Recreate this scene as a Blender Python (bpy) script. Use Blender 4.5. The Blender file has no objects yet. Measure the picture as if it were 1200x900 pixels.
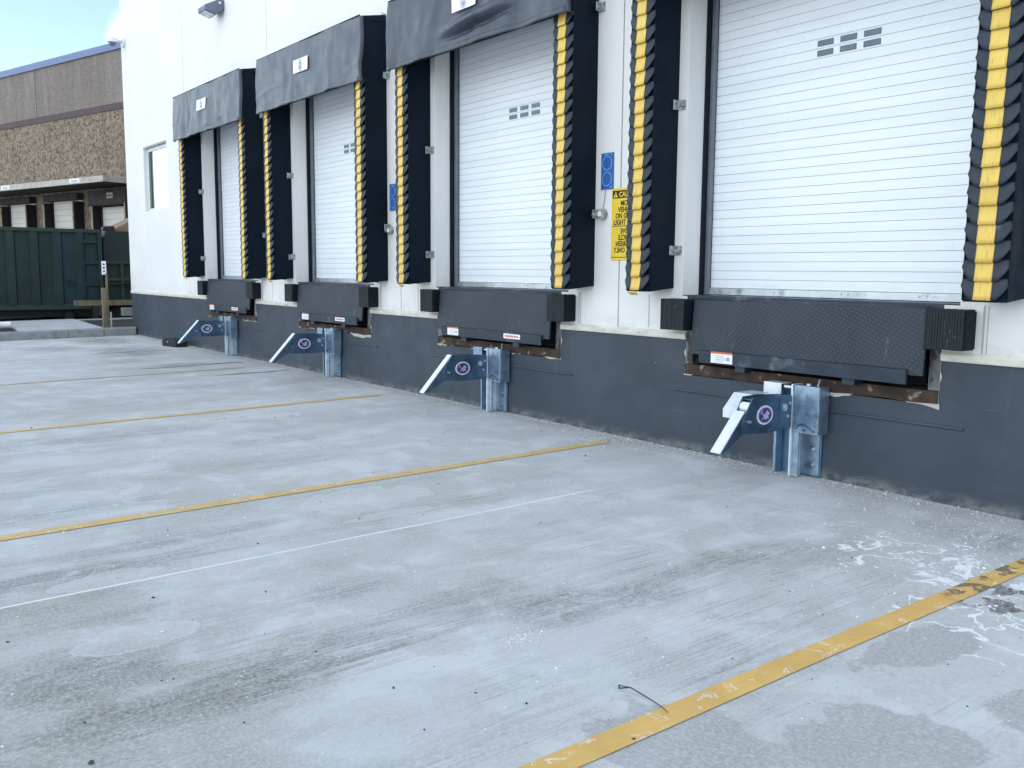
import bpy, bmesh, math, random
from mathutils import Vector, Matrix, noise as mnoise
R = math.radians
random.seed(7)
scene = bpy.context.scene
COL = scene.collection
DX = 3.902                       # distance between dock centres
DOCKS = [-4.28 - DX * i for i in range(4)]   # nearest first

def gz(x, y):
    """height of the gently sloping concrete apron"""
    x = min(max(x, -60), 20); y = min(max(y, -25), 6)
    return -0.001667 * (x + 4) + 0.01345 * y

# ------------------------------------------------------------------ materials
class NT:
    def __init__(s, name):
        s.m = bpy.data.materials.new(name); s.m.use_nodes = True
        s.t = s.m.node_tree; s.n = s.t.nodes; s.l = s.t.links
        s.b = s.n['Principled BSDF']; s.c = {}
    def new(s, typ, **kw):
        nd = s.n.new(typ)
        for k, v in kw.items(): setattr(nd, k, v)
        return nd
    def put(s, sock, v):
        if isinstance(v, bpy.types.NodeSocket): s.l.new(v, sock)
        else:
            if isinstance(v, (tuple, list)) and len(v) == 3 and sock.type == 'RGBA': v = (*v, 1)
            sock.default_value = v
    def pos(s):
        if 'pos' not in s.c: s.c['pos'] = s.new('ShaderNodeNewGeometry').outputs['Position']
        return s.c['pos']
    def obj(s):
        if 'obj' not in s.c: s.c['obj'] = s.new('ShaderNodeTexCoord').outputs['Object']
        return s.c['obj']
    def xyz(s, v):
        nd = s.new('ShaderNodeSeparateXYZ'); s.l.new(v, nd.inputs[0]); return nd.outputs
    def scale(s, v, sc):
        nd = s.new('ShaderNodeVectorMath', operation='MULTIPLY'); s.l.new(v, nd.inputs[0]); nd.inputs[1].default_value = sc
        return nd.outputs[0]
    def noise(s, v, scale=1., detail=4, rough=.55, dist=0., col=False):
        nd = s.new('ShaderNodeTexNoise'); s.l.new(v, nd.inputs['Vector'])
        nd.inputs['Scale'].default_value = scale; nd.inputs['Detail'].default_value = detail
        nd.inputs['Roughness'].default_value = rough; nd.inputs['Distortion'].default_value = dist
        return nd.outputs['Color' if col else 'Fac']
    def vor(s, v, scale, feature='F1', out='Distance'):
        nd = s.new('ShaderNodeTexVoronoi', feature=feature); s.l.new(v, nd.inputs['Vector'])
        nd.inputs['Scale'].default_value = scale
        return nd.outputs[out]
    def math(s, op, a, b=0., c=0.):
        nd = s.new('ShaderNodeMath', operation=op)
        s.put(nd.inputs[0], a); s.put(nd.inputs[1], b)
        if op in ('MULTIPLY_ADD', 'COMPARE', 'SMOOTH_MIN'): s.put(nd.inputs[2], c)
        return nd.outputs[0]
    def ramp(s, f, lo, hi, a=0., b=1., smooth=True):
        nd = s.new('ShaderNodeMapRange'); nd.interpolation_type = 'SMOOTHSTEP' if smooth else 'LINEAR'
        s.put(nd.inputs[0], f)
        for i, v in zip((1, 2, 3, 4), (lo, hi, a, b)): nd.inputs[i].default_value = v
        return nd.outputs[0]
    def mix(s, f, a, b, mode='MIX'):
        nd = s.new('ShaderNodeMix', data_type='RGBA', blend_type=mode)
        s.put(nd.inputs[0], f); s.put(nd.inputs[6], a); s.put(nd.inputs[7], b)
        return nd.outputs[2]
    def bump(s, h, strength=.3, dist=.01, prev=None):
        nd = s.new('ShaderNodeBump'); s.put(nd.inputs['Height'], h)
        nd.inputs['Strength'].default_value = strength; nd.inputs['Distance'].default_value = dist
        if prev: s.l.new(prev, nd.inputs['Normal'])
        return nd.outputs[0]
    def out(s, col=None, rough=None, metal=None, normal=None, spec=None):
        for k, v in (('Base Color', col), ('Roughness', rough), ('Metallic', metal), ('Normal', normal), ('Specular IOR Level', spec)):
            if v is not None: s.put(s.b.inputs[k], v)
        return s.m

def simple(name, col, rough=.6, metal=0., var=.12, nscale=6., bump=.15, bscale=80., grime=None, gscale=1.2, glo=.52, ghi=.72, spec=.5, stretch=(1, 1, 1)):
    n = NT(name); p = n.pos(); ps = n.scale(p, stretch)
    f = n.noise(ps, nscale, 5)
    dark = tuple(c * (1 - var) for c in col); lite = tuple(min(1, c * (1 + var)) for c in col)
    c = n.mix(n.ramp(f, .3, .7), dark, lite)
    if grime: c = n.mix(n.ramp(n.noise(ps, gscale, 6, .65), glo, ghi), c, grime)
    r = n.ramp(n.noise(ps, nscale * 2, 3), .3, .7, max(0, rough - .1), min(1, rough + .1))
    nm = n.bump(n.noise(p, bscale, 4), bump, .004)
    return n.out(c, r, metal, nm, spec)

M = {}
# painted concrete wall
n = NT('white wall paint'); p = n.pos(); X, Y, Z = n.xyz(p)
c = n.mix(n.ramp(n.noise(p, 1.3, 5), .3, .7), (.715, .72, .705), (.765, .765, .75))
streak = n.noise(n.scale(p, (9, 9, .35)), 1., 5, .6)
c = n.mix(n.ramp(streak, .58, .85, 0, .14), c, (.55, .54, .50))
low = n.math('MULTIPLY', n.ramp(Z, .95, 1.25, .45, 0), n.ramp(n.noise(n.scale(p, (4, 4, 9)), 1., 6, .7), .42, .68))
c = n.mix(low, c, (.42, .40, .35))
spk = n.ramp(n.vor(p, 9.), .03, .05, .35, 0)
c = n.mix(n.math('MULTIPLY', spk, n.ramp(n.noise(p, 2.), .5, .6)), c, (.33, .33, .33))
nm = n.bump(n.noise(p, 45, 4), .22, .006); nm = n.bump(n.noise(p, 5, 3), .25, .02, nm)
M['wall'] = n.out(c, .75, 0, nm)
# cream ledge
M['ledge'] = simple('cream ledge paint', (.62, .60, .54), .7, grime=(.28, .25, .20), gscale=5, glo=.55, ghi=.75, stretch=(1, 1, 3))
M['sealant'] = simple('joint sealant', (.40, .40, .39), .7)
# slate base band
n = NT('slate base paint'); p = n.pos(); X, Y, Z = n.xyz(p)
c = n.mix(n.ramp(n.noise(p, 1.1, 6, .6), .3, .7), (.029, .042, .059), (.041, .056, .077))
c = n.mix(n.ramp(n.noise(n.scale(p, (14, 14, .5)), 1., 4), .55, .8, 0, .35), c, (.070, .088, .11))
c = n.mix(n.math('MULTIPLY', n.ramp(Z, .0, .11, .7, 0), n.ramp(n.noise(n.scale(p, (5, 5, 9)), 1, 6, .7), .36, .66)), c, (.25, .26, .25))
c = n.mix(n.ramp(n.vor(n.scale(p, (1, 1, .6)), 5.5), .012, .03, .8, 0), c, (.34, .35, .35))
c = n.mix(n.ramp(n.noise(n.scale(p, (1.5, 1.5, 26)), 1, 5, .7), .66, .72, 0, .5), c, (.16, .18, .20))
nm = n.bump(n.noise(p, 60, 4), .35, .004); nm = n.bump(n.noise(p, 4, 4), .35, .02, nm)
M['base'] = n.out(c, n.ramp(n.noise(p, 3), .3, .7, .48, .68), 0, nm)

# concrete apron ---------------------------------------------------------
n = NT('apron concrete'); p = n.pos(); X, Y, Z = n.xyz(p)
A = (.305, .325, .34)
c = n.mix(n.ramp(n.noise(p, .45, 5, .6), .32, .68), (.405, .412, .402), (.475, .495, .520))
c = n.mix(n.ramp(n.noise(p, 2.2, 6, .62, .6), .46, .62, 0, .7), c, (.56, .59, .61))
tan = n.math('MULTIPLY', n.ramp(n.noise(n.scale(p, (1., .45, 1)), .8, 5, .65), .45, .68), .75)
c = n.mix(tan, c, (.325, .338, .305))
n.c['w'] = n.noise(p, 3.5, 4, .6)
# tyre and broom streaks run out from the wall
st = n.noise(n.scale(p, (7, .55, 1)), 1., 7, .72, .35)
c = n.mix(n.math('MULTIPLY', n.ramp(st, .52, .78), .38), c, (.19, .19, .18))
st2 = n.noise(n.scale(p, (60, 1.4, 1)), 1., 5, .7)
c = n.mix(n.math('MULTIPLY', n.ramp(st2, .50, .70), n.ramp(n.noise(p, 1.0, 3), .44, .62, 0, .6)), c, (.17, .17, .165))
# tyre tracks: streaky bands running out from the docks
wob = n.math('MULTIPLY', n.math('SUBTRACT', n.noise(n.scale(p, (.3, .5, 1)), 1., 3), .5), .35)
fine = n.ramp(n.noise(n.scale(p, (42, 1.1, 1)), 1., 6, .75), .42, .62)
trk = None
for (tx, tw, ts) in [(3.30, .22, .85), (3.62, .13, .5), (5.15, .20, .75), (5.45, .12, .5), (7.25, .22, .6), (9.1, .22, .6), (11.1, .25, .5), (12.9, .25, .5), (2.45, .16, .45)]:
    k = n.math('MULTIPLY', n.ramp(n.math('ABSOLUTE', n.math('ADD', n.math('ADD', X, wob), tx)), tw * .3, tw, 1, 0), ts)
    trk = k if trk is None else n.math('MAXIMUM', trk, k)
trk = n.math('MULTIPLY', n.math('MULTIPLY', trk, fine), n.math('MULTIPLY', n.ramp(Y, -1.2, -2.4, 0, 1), n.ramp(n.noise(n.scale(p, (1.5, .8, 1)), 1., 5, .7), .38, .60)))
c = n.mix(trk, c, (.175, .185, .16))
# named dark scuffs (x, y, radius across, radius along, strength)
dn = n.noise(n.scale(p, (9, 4, 1)), 1., 7, .75, .8)
def blob(x, y, rx, ry, inner=.2, warp=.45):
    dx = n.math('MULTIPLY', n.math('SUBTRACT', X, x), 1 / rx); dy = n.math('MULTIPLY', n.math('SUBTRACT', Y, y), 1 / ry)
    d = n.math('SQRT', n.math('ADD', n.math('MULTIPLY', dx, dx), n.math('MULTIPLY', dy, dy)))
    w = n.math('MULTIPLY', n.math('SUBTRACT', n.c['w'], .5), warp * 2)
    return n.math('ADD', d, w)
n.c['w'] = n.noise(p, 3.5, 4, .6)
for (x, y, rx, ry, s) in [(-4.3, -5.4, 1.5, 1.3, .85), (-8.5, -5.0, 2.2, 1.2, .5), (-2.9, -5.2, 1.0, .9, .6)]:
    q = n.math('MULTIPLY', n.ramp(blob(x, y, rx, ry, warp=.6), 1.1, .2), s)
    c = n.mix(n.math('MULTIPLY', q, n.ramp(n.noise(n.scale(p, (2.2, .8, 1)), 1., 7, .75), .36, .60)), c, (.255, .268, .225))
dark = None
for (x, y, rx, ry, s) in [(-3.25, -3.25, .30, .42, .85), (-3.12, -2.85, .22, .40, .8), (-3.55, -3.5, .3, .5, .5), (-3.2, -2.1, .25, .7, .55), (-4.05, -3.9, .22, .35, .5),
                          (-3.85, -5.2, .35, .5, .7), (-3.35, -4.9, .25, .7, .8), (-3.45, -4.4, .25, .6, .6), (-5.15, -5.1, .2, .6, .7), (-5.45, -4.3, .2, .9, .45), (-6.5, -4.8, .3, 1.2, .4),
                          (-9.2, -3.8, .4, 1.3, .4), (-8.0, -2.5, .3, 1.0, .35), (-14.9, -1.3, .5, .7, .8), (-17.8, -1.3, 1.6, .8, 1.), (-20.6, -1.0, 1.5, .8, 1.), (-19.2, -2.3, .9, .8, .8), (-16.0, -1.8, .8, .7, .5), (-12.2, -1.9, .5, .9, .45), (-2.2, -3.0, .25, .5, .35),
                          (-3.0, -1.7, .3, .6, .4), (-2.4, -.55, .8, .35, .6), (-11.5, -3.4, .6, 1.2, .35)]:
    k = n.math('MULTIPLY', n.ramp(blob(x, y, rx, ry), 1.0, .25), s)
    dark = k if dark is None else n.math('MAXIMUM', dark, k)
c = n.mix(n.math('MULTIPLY', dark, n.math('MULTIPLY', n.ramp(dn, .34, .54), n.ramp(st2, .40, .62, .55, 1))), c, (.120, .128, .112))
# damp tan patch edges near the right line
tp = None
for (x, y, rx, ry) in [(-1.95, -2.35, .16, .45), (-1.6, -3.2, .35, .35), (-2.0, -3.75, .35, .3), (-1.35, -2.5, .2, .3)]:
    k = n.ramp(blob(x, y, rx, ry, warp=.8), .95, .85, 0, .62)
    tp = k if tp is None else n.math('MAXIMUM', tp, k)
c = n.mix(tp, c, (.27, .275, .265))
# pale dried puddles
lp = None
for (x, y, rx, ry) in [(-4.95, -4.85, .11, .26), (-4.07, -4.95, .15, .28), (-8.2, -4.7, .15, .3), (-5.15, -3.05, .08, .35), (-6.1, -2.9, .1, .3), (-5.6, -3.0, .28, .5), (-10.2, -4.5, .25, .22)]:
    bb = blob(x, y, rx, ry, warp=.75); k = n.math('ADD', n.ramp(bb, 1.0, .95, 0, .45), n.ramp(n.math('ABSOLUTE', n.math('SUBTRACT', bb, .98)), .01, .06, .45, 0))
    lp = k if lp is None else n.math('MAXIMUM', lp, k)
c = n.mix(lp, c, (.52, .54, .55))
# white mineral tide lines in a few places
def tide_lines(sc, wid, det, dist):
    f = n.noise(p, sc, det, .5, dist)
    return n.ramp(n.math('ABSOLUTE', n.math('SUBTRACT', f, .5)), wid * .5, wid, 1, 0)
def mask(spots):
    k = None
    for a in spots:
        q = n.ramp(blob(*a, warp=.6), 1.0, .82); k = q if k is None else n.math('MAXIMUM', k, q)
    return k
td = n.math('MULTIPLY', tide_lines(3.4, .017, 3, .5), mask([(-2.60, -1.22, .50, .48), (-1.80, -1.80, .55, .50), (-2.15, -1.2, .25, .4)]))
td = n.math('MAXIMUM', td, n.math('MULTIPLY', tide_lines(8.5, .015, 3, .5), mask([(-2.45, -1.20, .25, .3), (-1.85, -1.55, .2, .3)])))
c = n.mix(n.math('MULTIPLY', td, n.ramp(n.noise(p, 12, 5, .75), .30, .50, .25, .95)), c, (.78, .80, .82))
# oily black spots by the right end of the near line
bs = n.math('MULTIPLY', n.ramp(n.noise(n.scale(p, (1, .8, 1)), 9., 4, .55), .53, .57), n.ramp(blob(-2.03, -1.42, .30, .34), 1.0, .7, 0, .88))
c = n.mix(bs, c, (.055, .057, .06))
# saw cut joints filled with white residue, dark sealed joints
jw = n.math('ADD', X, n.math('MULTIPLY', n.math('SUBTRACT', n.noise(p, 1.2, 3), .5), .03))
jl = n.math('MULTIPLY', n.ramp(n.math('ABSOLUTE', n.math('ADD', jw, 4.83)), .006, .014, 1, 0), n.ramp(n.noise(p, 3., 4, .7), .30, .5, .45, 1))
jl = n.math('MULTIPLY', jl, n.ramp(Y, -1.25, -1.9, 0, 1))
j2 = n.math('MULTIPLY', n.ramp(n.math('ABSOLUTE', n.math('ADD', jw, 8.81)), .006, .016, 1, 0), n.ramp(Y, -4.1, -4.4, 0, .8))
c = n.mix(n.math('MULTIPLY', n.math('MAXIMUM', jl, j2), .95), c, (.74, .77, .79))
j3 = None
for (jx, y0, y1) in [(17.65, -1.9, -.05), (14.72, -1.8, -.35), (13.2, -1.2, -.2)]:
    jd = n.math('ADD', X, n.math('MULTIPLY', n.math('SUBTRACT', n.noise(p, 1.5, 3), .5), .35))
    k = n.math('MULTIPLY', n.ramp(n.math('ABSOLUTE', n.math('ADD', jd, jx)), .03, .07, .9, 0), n.math('MULTIPLY', n.ramp(Y, y0 - .2, y0, 0, 1), n.ramp(Y, y1, y1 + .05, 1, 0)))
    j3 = k if j3 is None else n.math('MAXIMUM', j3, k)
c = n.mix(j3, c, (.045, .045, .045))
# dirt against the wall
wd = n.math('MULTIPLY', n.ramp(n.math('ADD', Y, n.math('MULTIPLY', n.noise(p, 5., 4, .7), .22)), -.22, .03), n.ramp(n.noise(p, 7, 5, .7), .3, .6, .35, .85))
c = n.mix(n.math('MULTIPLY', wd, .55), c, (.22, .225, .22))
# fine aggregate, pits and specks
c = n.mix(n.ramp(n.noise(p, 60, 4, .85), .42, .64, .0, .9), c, n.mix(.55, c, (.55, .57, .59)))
c = n.mix(n.ramp(n.noise(p, 22, 7, .88), .54, .72, 0, .42), c, (.19, .19, .18))
c = n.mix(n.math('MULTIPLY', n.ramp(n.vor(p, 16.), .05, .085, .75, 0), n.ramp(n.noise(p, 1.7, 4, .7), .50, .60)), c, (.13, .125, .12))
c = n.mix(n.math('MULTIPLY', n.ramp(n.vor(n.scale(p, (1, 1, .2)), 23.), .05, .08, .8, 0), n.ramp(n.noise(n.scale(p, (1, 1, 1)), 1.3, 4, .7), .48, .60)), c, (.60, .61, .62))
n1 = n.bump(n.noise(p, 120, 5, .7), .35, .003); n1 = n.bump(n.noise(n.scale(p, (70, 3, 1)), 1., 4), .18, .003, n1); n1 = n.bump(n.noise(p, 2.5, 4), .3, .02, n1)
M['ground'] = n.out(c, .88, 0, n1, .3)

def linepaint(name, col, wear_lo, wear_hi):
    n = NT(name); p = n.pos()
    c = n.mix(n.ramp(n.noise(p, 3.5, 5, .7), .3, .7), tuple(v * .84 for v in col), col)
    c = n.mix(n.ramp(n.noise(n.scale(p, (60, 4, 1)), 1, 4), .55, .75, 0, .35), c, tuple(v * .7 for v in col))
    f = n.noise(p, 9., 3, .6, .8)
    ring = n.ramp(n.math('ABSOLUTE', n.math('SUBTRACT', f, .62)), .006, .02, .85, 0)
    c = n.mix(ring, c, (.66, .62, .52))
    c = n.mix(n.ramp(n.noise(p, 26., 6, .8), .66, .72, 0, .8), c, (.60, .60, .56))
    c = n.mix(n.ramp(n.noise(p, 5., 8, .8), wear_lo, wear_hi), c, (.30, .31, .30))
    X, Y, Z = n.xyz(p)
    bl = n.math('MULTIPLY', n.ramp(n.noise(p, 11., 4, .6), .50, .54), n.math('MULTIPLY', n.ramp(Y, -1.75, -1.6), n.ramp(X, -2.6, -2.4)))
    c = n.mix(n.math('MULTIPLY', bl, .8), c, (.08, .08, .075))
    return n.out(c, .7, 0, n.bump(n.noise(p, 110, 5), .35, .003))
M['yellow1'] = linepaint('yellow line paint', (.66, .42, .13), .62, .72)
M['yellow2'] = linepaint('yellow line paint worn', (.62, .43, .17), .56, .70)
M['yellow3'] = linepaint('yellow line paint faded', (.52, .43, .26), .40, .62)

M['kerb'] = simple('kerb concrete', (.23, .25, .25), .85, grime=(.10, .10, .10), gscale=2.5, glo=.5, ghi=.7, bump=.4, bscale=60)
M['walk'] = simple('walk concrete', (.40, .42, .42), .85, grime=(.27, .28, .27), gscale=1.2, bump=.3)
M['mulch'] = simple('dark mulch', (.022, .020, .018), .95, var=.6, nscale=40, bump=1., bscale=60)
M['asphalt'] = simple('asphalt', (.045, .045, .045), .9, var=.3, bump=.6, bscale=120)

# fabrics and rubber
for vn, va, vb, vc in (('vinyl', (.030, .040, .058), (.050, .063, .086), (.085, .10, .125)), ('vinyl2', (.060, .073, .095), (.095, .112, .138), (.13, .15, .17))):  # vinyl2: paler copy, the far curtains' sheen put into its colour
  n = NT('head curtain ' + vn); p = n.pos()
  c = n.mix(n.ramp(n.noise(p, 2.2, 5), .3, .7), va, vb)
  c = n.mix(n.ramp(n.noise(n.scale(p, (9, 9, 1)), 1, 4), .5, .75, 0, .5), c, vc)
  M[vn] = n.out(c, n.ramp(n.noise(p, 6), .3, .7, .34, .50), 0, n.bump(n.noise(n.scale(p, (300, 300, 300)), 1, 2), .1, .001))
M['padside'] = simple('black pad fabric', (.0022, .0078, .017), .6, spec=.15, var=.2, nscale=3, bump=.12, bscale=200)
M['pleat'] = simple('charcoal pleat vinyl', (.017, .026, .040), .6, var=.2, nscale=10, grime=(.075, .085, .10), gscale=9, glo=.6, ghi=.8, bump=.1, bscale=150)
n = NT('yellow pleat vinyl'); p = n.pos()
c = n.mix(n.ramp(n.noise(p, 5, 4), .3, .7), (.68, .46, .080), (.76, .53, .11))
c = n.mix(n.ramp(n.noise(n.scale(p, (70, 70, 5)), 1, 5, .7), .50, .74, 0, .75), c, (.36, .25, .06))
c = n.mix(n.ramp(n.noise(n.scale(p, (40, 40, 40)), 1, 5, .7), .66, .74, 0, .6), c, (.12, .10, .06))
M['stripe'] = n.out(c, .5, 0, n.bump(n.noise(p, 150, 2), .1, .002))
n = NT('laminated rubber'); p = n.pos(); X, Y, Z = n.xyz(p)
wv = n.math('SINE', n.math('MULTIPLY', n.math('ADD', X, Y), 2 * math.pi / .021))
c = n.mix(n.ramp(n.noise(n.scale(p, (50, 50, 3)), 1, 5, .7), .35, .75), (.005, .008, .012), (.016, .022, .028))
c = n.mix(n.math('MULTIPLY', n.ramp(n.noise(p, 70, 4, .7), .6, .7), n.ramp(n.noise(n.scale(p, (1, 1, 1)), 7, 3), .48, .6)), c, (.19, .20, .19))
nm = n.bump(wv, .35, .003); nm = n.bump(n.noise(p, 60, 5, .7), .6, .006, nm)
M['rubber'] = n.out(c, .75, 0, nm)

# doors
n = NT('white slat door'); p = n.pos()
c = n.mix(n.ramp(n.noise(n.scale(p, (.6, .6, 9)), 1, 4), .3, .7), (.74, .79, .84), (.80, .845, .885))
c = n.mix(n.ramp(n.noise(p, 11, 6, .75), .64, .75, 0, .4), c, (.45, .46, .45))
c = n.mix(n.math('MULTIPLY', n.ramp(n.xyz(p)[2], 1.38, 1.55, .12, 0), n.ramp(n.noise(n.scale(p, (6, 6, 2)), 1, 6, .75), .45, .65)), c, (.42, .43, .42))
M['slat'] = n.out(c, .42, 0, n.bump(n.noise(n.scale(p, (2.5, 2.5, 9)), 1, 4), .30, .006))
M['groove'] = simple('slat shadow gap', (.10, .11, .125), .7)
M['alu'] = simple('door bottom aluminium', (.55, .60, .64), .38, .75, grime=(.25, .27, .28), gscale=7)
M['guide'] = simple('grey door guide', (.17, .20, .235), .5, .3)
M['jamb'] = simple('black steel jamb', (.007, .011, .018), .6, var=.2, spec=.2)
M['slot'] = simple('vision slot plastic', (.12, .15, .20), .3, bump=.02)
# leveler steel
n = NT('tread plate'); p = n.pos(); X, Y, Z = n.xyz(p)
u = n.math('MULTIPLY', n.math('ADD', X, Z), math.pi / .021); v = n.math('MULTIPLY', n.math('SUBTRACT', X, Z), math.pi / .021)
d = n.math('MULTIPLY', n.math('SINE', u), n.math('SINE', n.math('MULTIPLY', v, .42))); dd = n.ramp(d, .25, .7)
c = n.mix(n.ramp(n.noise(p, 2.5, 5), .3, .7), (.015, .022, .033), (.025, .035, .050))
c = n.mix(n.math('MULTIPLY', dd, .55), c, (.060, .078, .10))
c = n.mix(n.ramp(n.noise(n.scale(p, (14, 14, 2.5)), 1, 6, .75), .60, .72, 0, .5), c, (.17, .19, .20))
c = n.mix(n.ramp(n.noise(p, 26, 6, .8), .69, .74, 0, .4), c, (.22, .17, .12))
nm = n.bump(dd, .6, .003)
M['tread'] = n.out(c, .5, .25, nm)
M['lipbar'] = simple('painted lip steel', (.028, .041, .060), .45, .25, grime=(.13, .15, .17), gscale=4, glo=.55)
M['rust'] = simple('rusty curb steel', (.050, .031, .022), .8, .2, var=.5, nscale=9, grime=(.34, .27, .18), gscale=7, glo=.57, ghi=.66, bump=.7, bscale=40)
M['angle'] = simple('weathered curb angle', (.15, .16, .165), .7, .2, var=.4, nscale=7, grime=(.035, .032, .03), gscale=9, glo=.5, ghi=.62, bump=.5, bscale=30, stretch=(1, 1, .5))
M['chip'] = simple('chipped curb concrete', (.46, .45, .41), .85, grime=(.22, .19, .15), gscale=12, bump=.8, bscale=40)
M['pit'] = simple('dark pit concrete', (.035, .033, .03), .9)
# galvanised steel
n = NT('galvanised steel'); p = n.pos()
c = n.mix(n.ramp(n.noise(p, 7, 5, .7), .3, .7), (.25, .36, .49), (.42, .53, .63))
c = n.mix(n.ramp(n.noise(n.scale(p, (18, 18, 3)), 1, 5, .7), .58, .74, 0, .6), c, (.78, .82, .84))
c = n.mix(n.ramp(n.noise(n.scale(p, (9, 9, 4)), 1, 5, .7), .62, .76, 0, .7), c, (.10, .17, .26))
M['galv'] = n.out(c, n.ramp(n.noise(p, 14, 4), .3, .7, .26, .45), .85, n.bump(n.noise(p, 14, 4), .12, .004))
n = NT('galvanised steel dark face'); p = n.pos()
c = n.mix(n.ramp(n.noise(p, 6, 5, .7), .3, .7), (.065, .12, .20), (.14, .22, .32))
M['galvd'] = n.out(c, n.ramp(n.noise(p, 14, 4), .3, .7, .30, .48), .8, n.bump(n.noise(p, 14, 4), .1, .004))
n = NT('galvanised steel blue'); p = n.pos()
c = n.mix(n.ramp(n.noise(p, 6, 5, .7), .3, .7), (.10, .22, .36), (.17, .33, .48))
M['galvb'] = n.out(c, .42, .5, n.bump(n.noise(p, 14, 4), .1, .004))
n = NT('zinc ramp'); p = n.pos()
c = n.mix(n.ramp(n.noise(p, 14, 4), .3, .7), (.66, .72, .78), (.80, .84, .87))
M['zinc'] = n.out(c, .38, .55, n.bump(n.noise(p, 30, 4), .1, .003))
M['bolt'] = simple('zinc bolt', (.55, .60, .64), .35, .8)
M['roller'] = simple('white plastic roller', (.72, .74, .76), .4)
# decals and signs
M['dwhite'] = simple('decal white', (.78, .80, .82), .45, var=.04)
M['dpurple'] = simple('decal purple', (.050, .032, .14), .45, var=.2)
M['dlilac'] = simple('decal lilac', (.36, .36, .55), .45, var=.2)
M['dorange'] = simple('decal orange', (.60, .13, .05), .45, var=.05)
M['dred'] = simple('decal red', (.55, .07, .08), .45, var=.05)
M['dgrey'] = simple('decal grey print', (.33, .36, .42), .5, var=.1)
M['signblue'] = simple('blue sign plate', (.030, .115, .36), .45, var=.08)
M['signlight'] = simple('pale blue ring', (.22, .42, .72), .5, var=.05)
M['signyellow'] = simple('caution yellow', (.78, .56, .035), .45, var=.05)
M['signblack'] = simple('sign black', (.012, .012, .014), .5, var=.1)
M['conduit'] = simple('dull conduit metal', (.33, .36, .36), .5, .35, var=.5, nscale=30)
M['lampgrey'] = simple('wall light body', (.13, .155, .22), .5, .2)
M['lens'] = simple('wall light lens', (.62, .63, .66), .25, bump=.02)
M['cable'] = simple('grey cable', (.35, .36, .38), .6)
M['winframe'] = simple('white window frame', (.68, .70, .72), .45, var=.04)
n = NT('window glass'); M['glass'] = n.out((.80, .86, .86), .02, .95)
M['brownhead'] = simple('soffit beige', (.42, .39, .34), .7)
M['revealrefl'] = simple('green reveal reflection', (.03, .065, .055), .4)
# far building
n = NT('exposed aggregate'); p = n.pos()
f = n.noise(p, 7., 8, .85)
c = n.mix(n.ramp(f, .38, .60), (.060, .047, .036), (.36, .29, .21))
c = n.mix(n.ramp(n.vor(p, 8.), .05, .32, .75, 0), c, (.52, .45, .35))
c = n.mix(n.ramp(n.noise(n.scale(p, (1.2, 1.2, .12)), 1, 4), .5, .75, 0, .45), c, (.10, .085, .07))
nm = n.bump(f, 1., .06)
M['aggr'] = n.out(c, .9, 0, nm)
n = NT('weathered fine aggregate'); p = n.pos()
c = n.mix(n.ramp(n.noise(p, 11, 7, .85), .35, .65), (.130, .107, .095), (.255, .220, .195))
c = n.mix(n.ramp(n.noise(n.scale(p, (1.6, 1.6, .15)), 1, 5, .7), .42, .72, 0, .6), c, (.30, .28, .27))
c = n.mix(n.ramp(n.noise(n.scale(p, (2.6, 2.6, .2)), 1, 5, .7), .52, .75, 0, .6), c, (.09, .08, .08))
M['aggr2'] = n.out(c, .9, 0, n.bump(n.noise(p, 20, 6, .8), .6, .03))
M['band'] = simple('mauve band', (.085, .062, .068), .8)
M['cap'] = simple('blue metal coping', (.13, .18, .31), .5, .2, var=.06)
M['fascia'] = simple('canopy fascia', (.46, .44, .39), .7, grime=(.25, .22, .18), gscale=3)
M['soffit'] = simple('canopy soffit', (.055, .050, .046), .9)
M['farjamb'] = simple('brown jamb', (.045, .028, .022), .8)
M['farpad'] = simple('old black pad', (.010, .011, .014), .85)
M['farhead'] = simple('old head pad', (.040, .038, .040), .9, var=.3)
M['fardoor'] = simple('far white door', (.66, .65, .62), .6, var=.05, nscale=2)
M['palestrip'] = simple('pale pad strip', (.36, .29, .18), .8, grime=(.10, .12, .07), gscale=4)
# container
n = NT('dumpster green'); p = n.pos(); X, Y, Z = n.xyz(p)
c = n.mix(n.ramp(n.noise(p, 1.2, 5), .3, .7), (.006, .022, .019), (.012, .035, .029))
c = n.mix(n.math('MULTIPLY', n.ramp(n.math('ABSOLUTE', n.math('SUBTRACT', Y, .15)), .25, .75, .75, 0), n.ramp(n.noise(p, 1.4), .35, .6)), c, (.010, .036, .066))
c = n.mix(n.ramp(n.noise(n.scale(p, (3, 3, .9)), 1, 7, .8), .58, .72, 0, .8), c, (.040, .026, .020))
M['green'] = n.out(c, .55, .1, n.bump(n.noise(p, 5, 4), .3, .03))
M['olive'] = simple('compactor green', (.010, .024, .022), .55, grime=(.018, .035, .032), gscale=1.5, bump=.2, bscale=8)
M['greenpale'] = simple('paler green rail', (.020, .038, .032), .6, grime=(.03, .05, .04), gscale=3)  # paler green for the rails and frame ribs
M['blackm'] = simple('black steel', (.012, .012, .014), .6)
M['timber'] = simple('weathered timber', (.17, .135, .085), .85, var=.25, nscale=9, stretch=(1, 1, .3), bump=.4, bscale=50)
M['card'] = simple('brown cardboard', (.26, .185, .12), .9, var=.15)
M['leaf'] = simple('dark shrub leaf', (.020, .034, .018), .7, var=.4, nscale=20)
M['stone'] = simple('pebble grey', (.46, .47, .47), .85, var=.45, nscale=45)
M['chip2'] = simple('white grit', (.70, .71, .71), .8, var=.15, nscale=50)
M['grit'] = simple('dark grit', (.06, .055, .05), .9, var=.4, nscale=50)
M['twig'] = simple('twig bark', (.06, .045, .04), .9)
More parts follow.
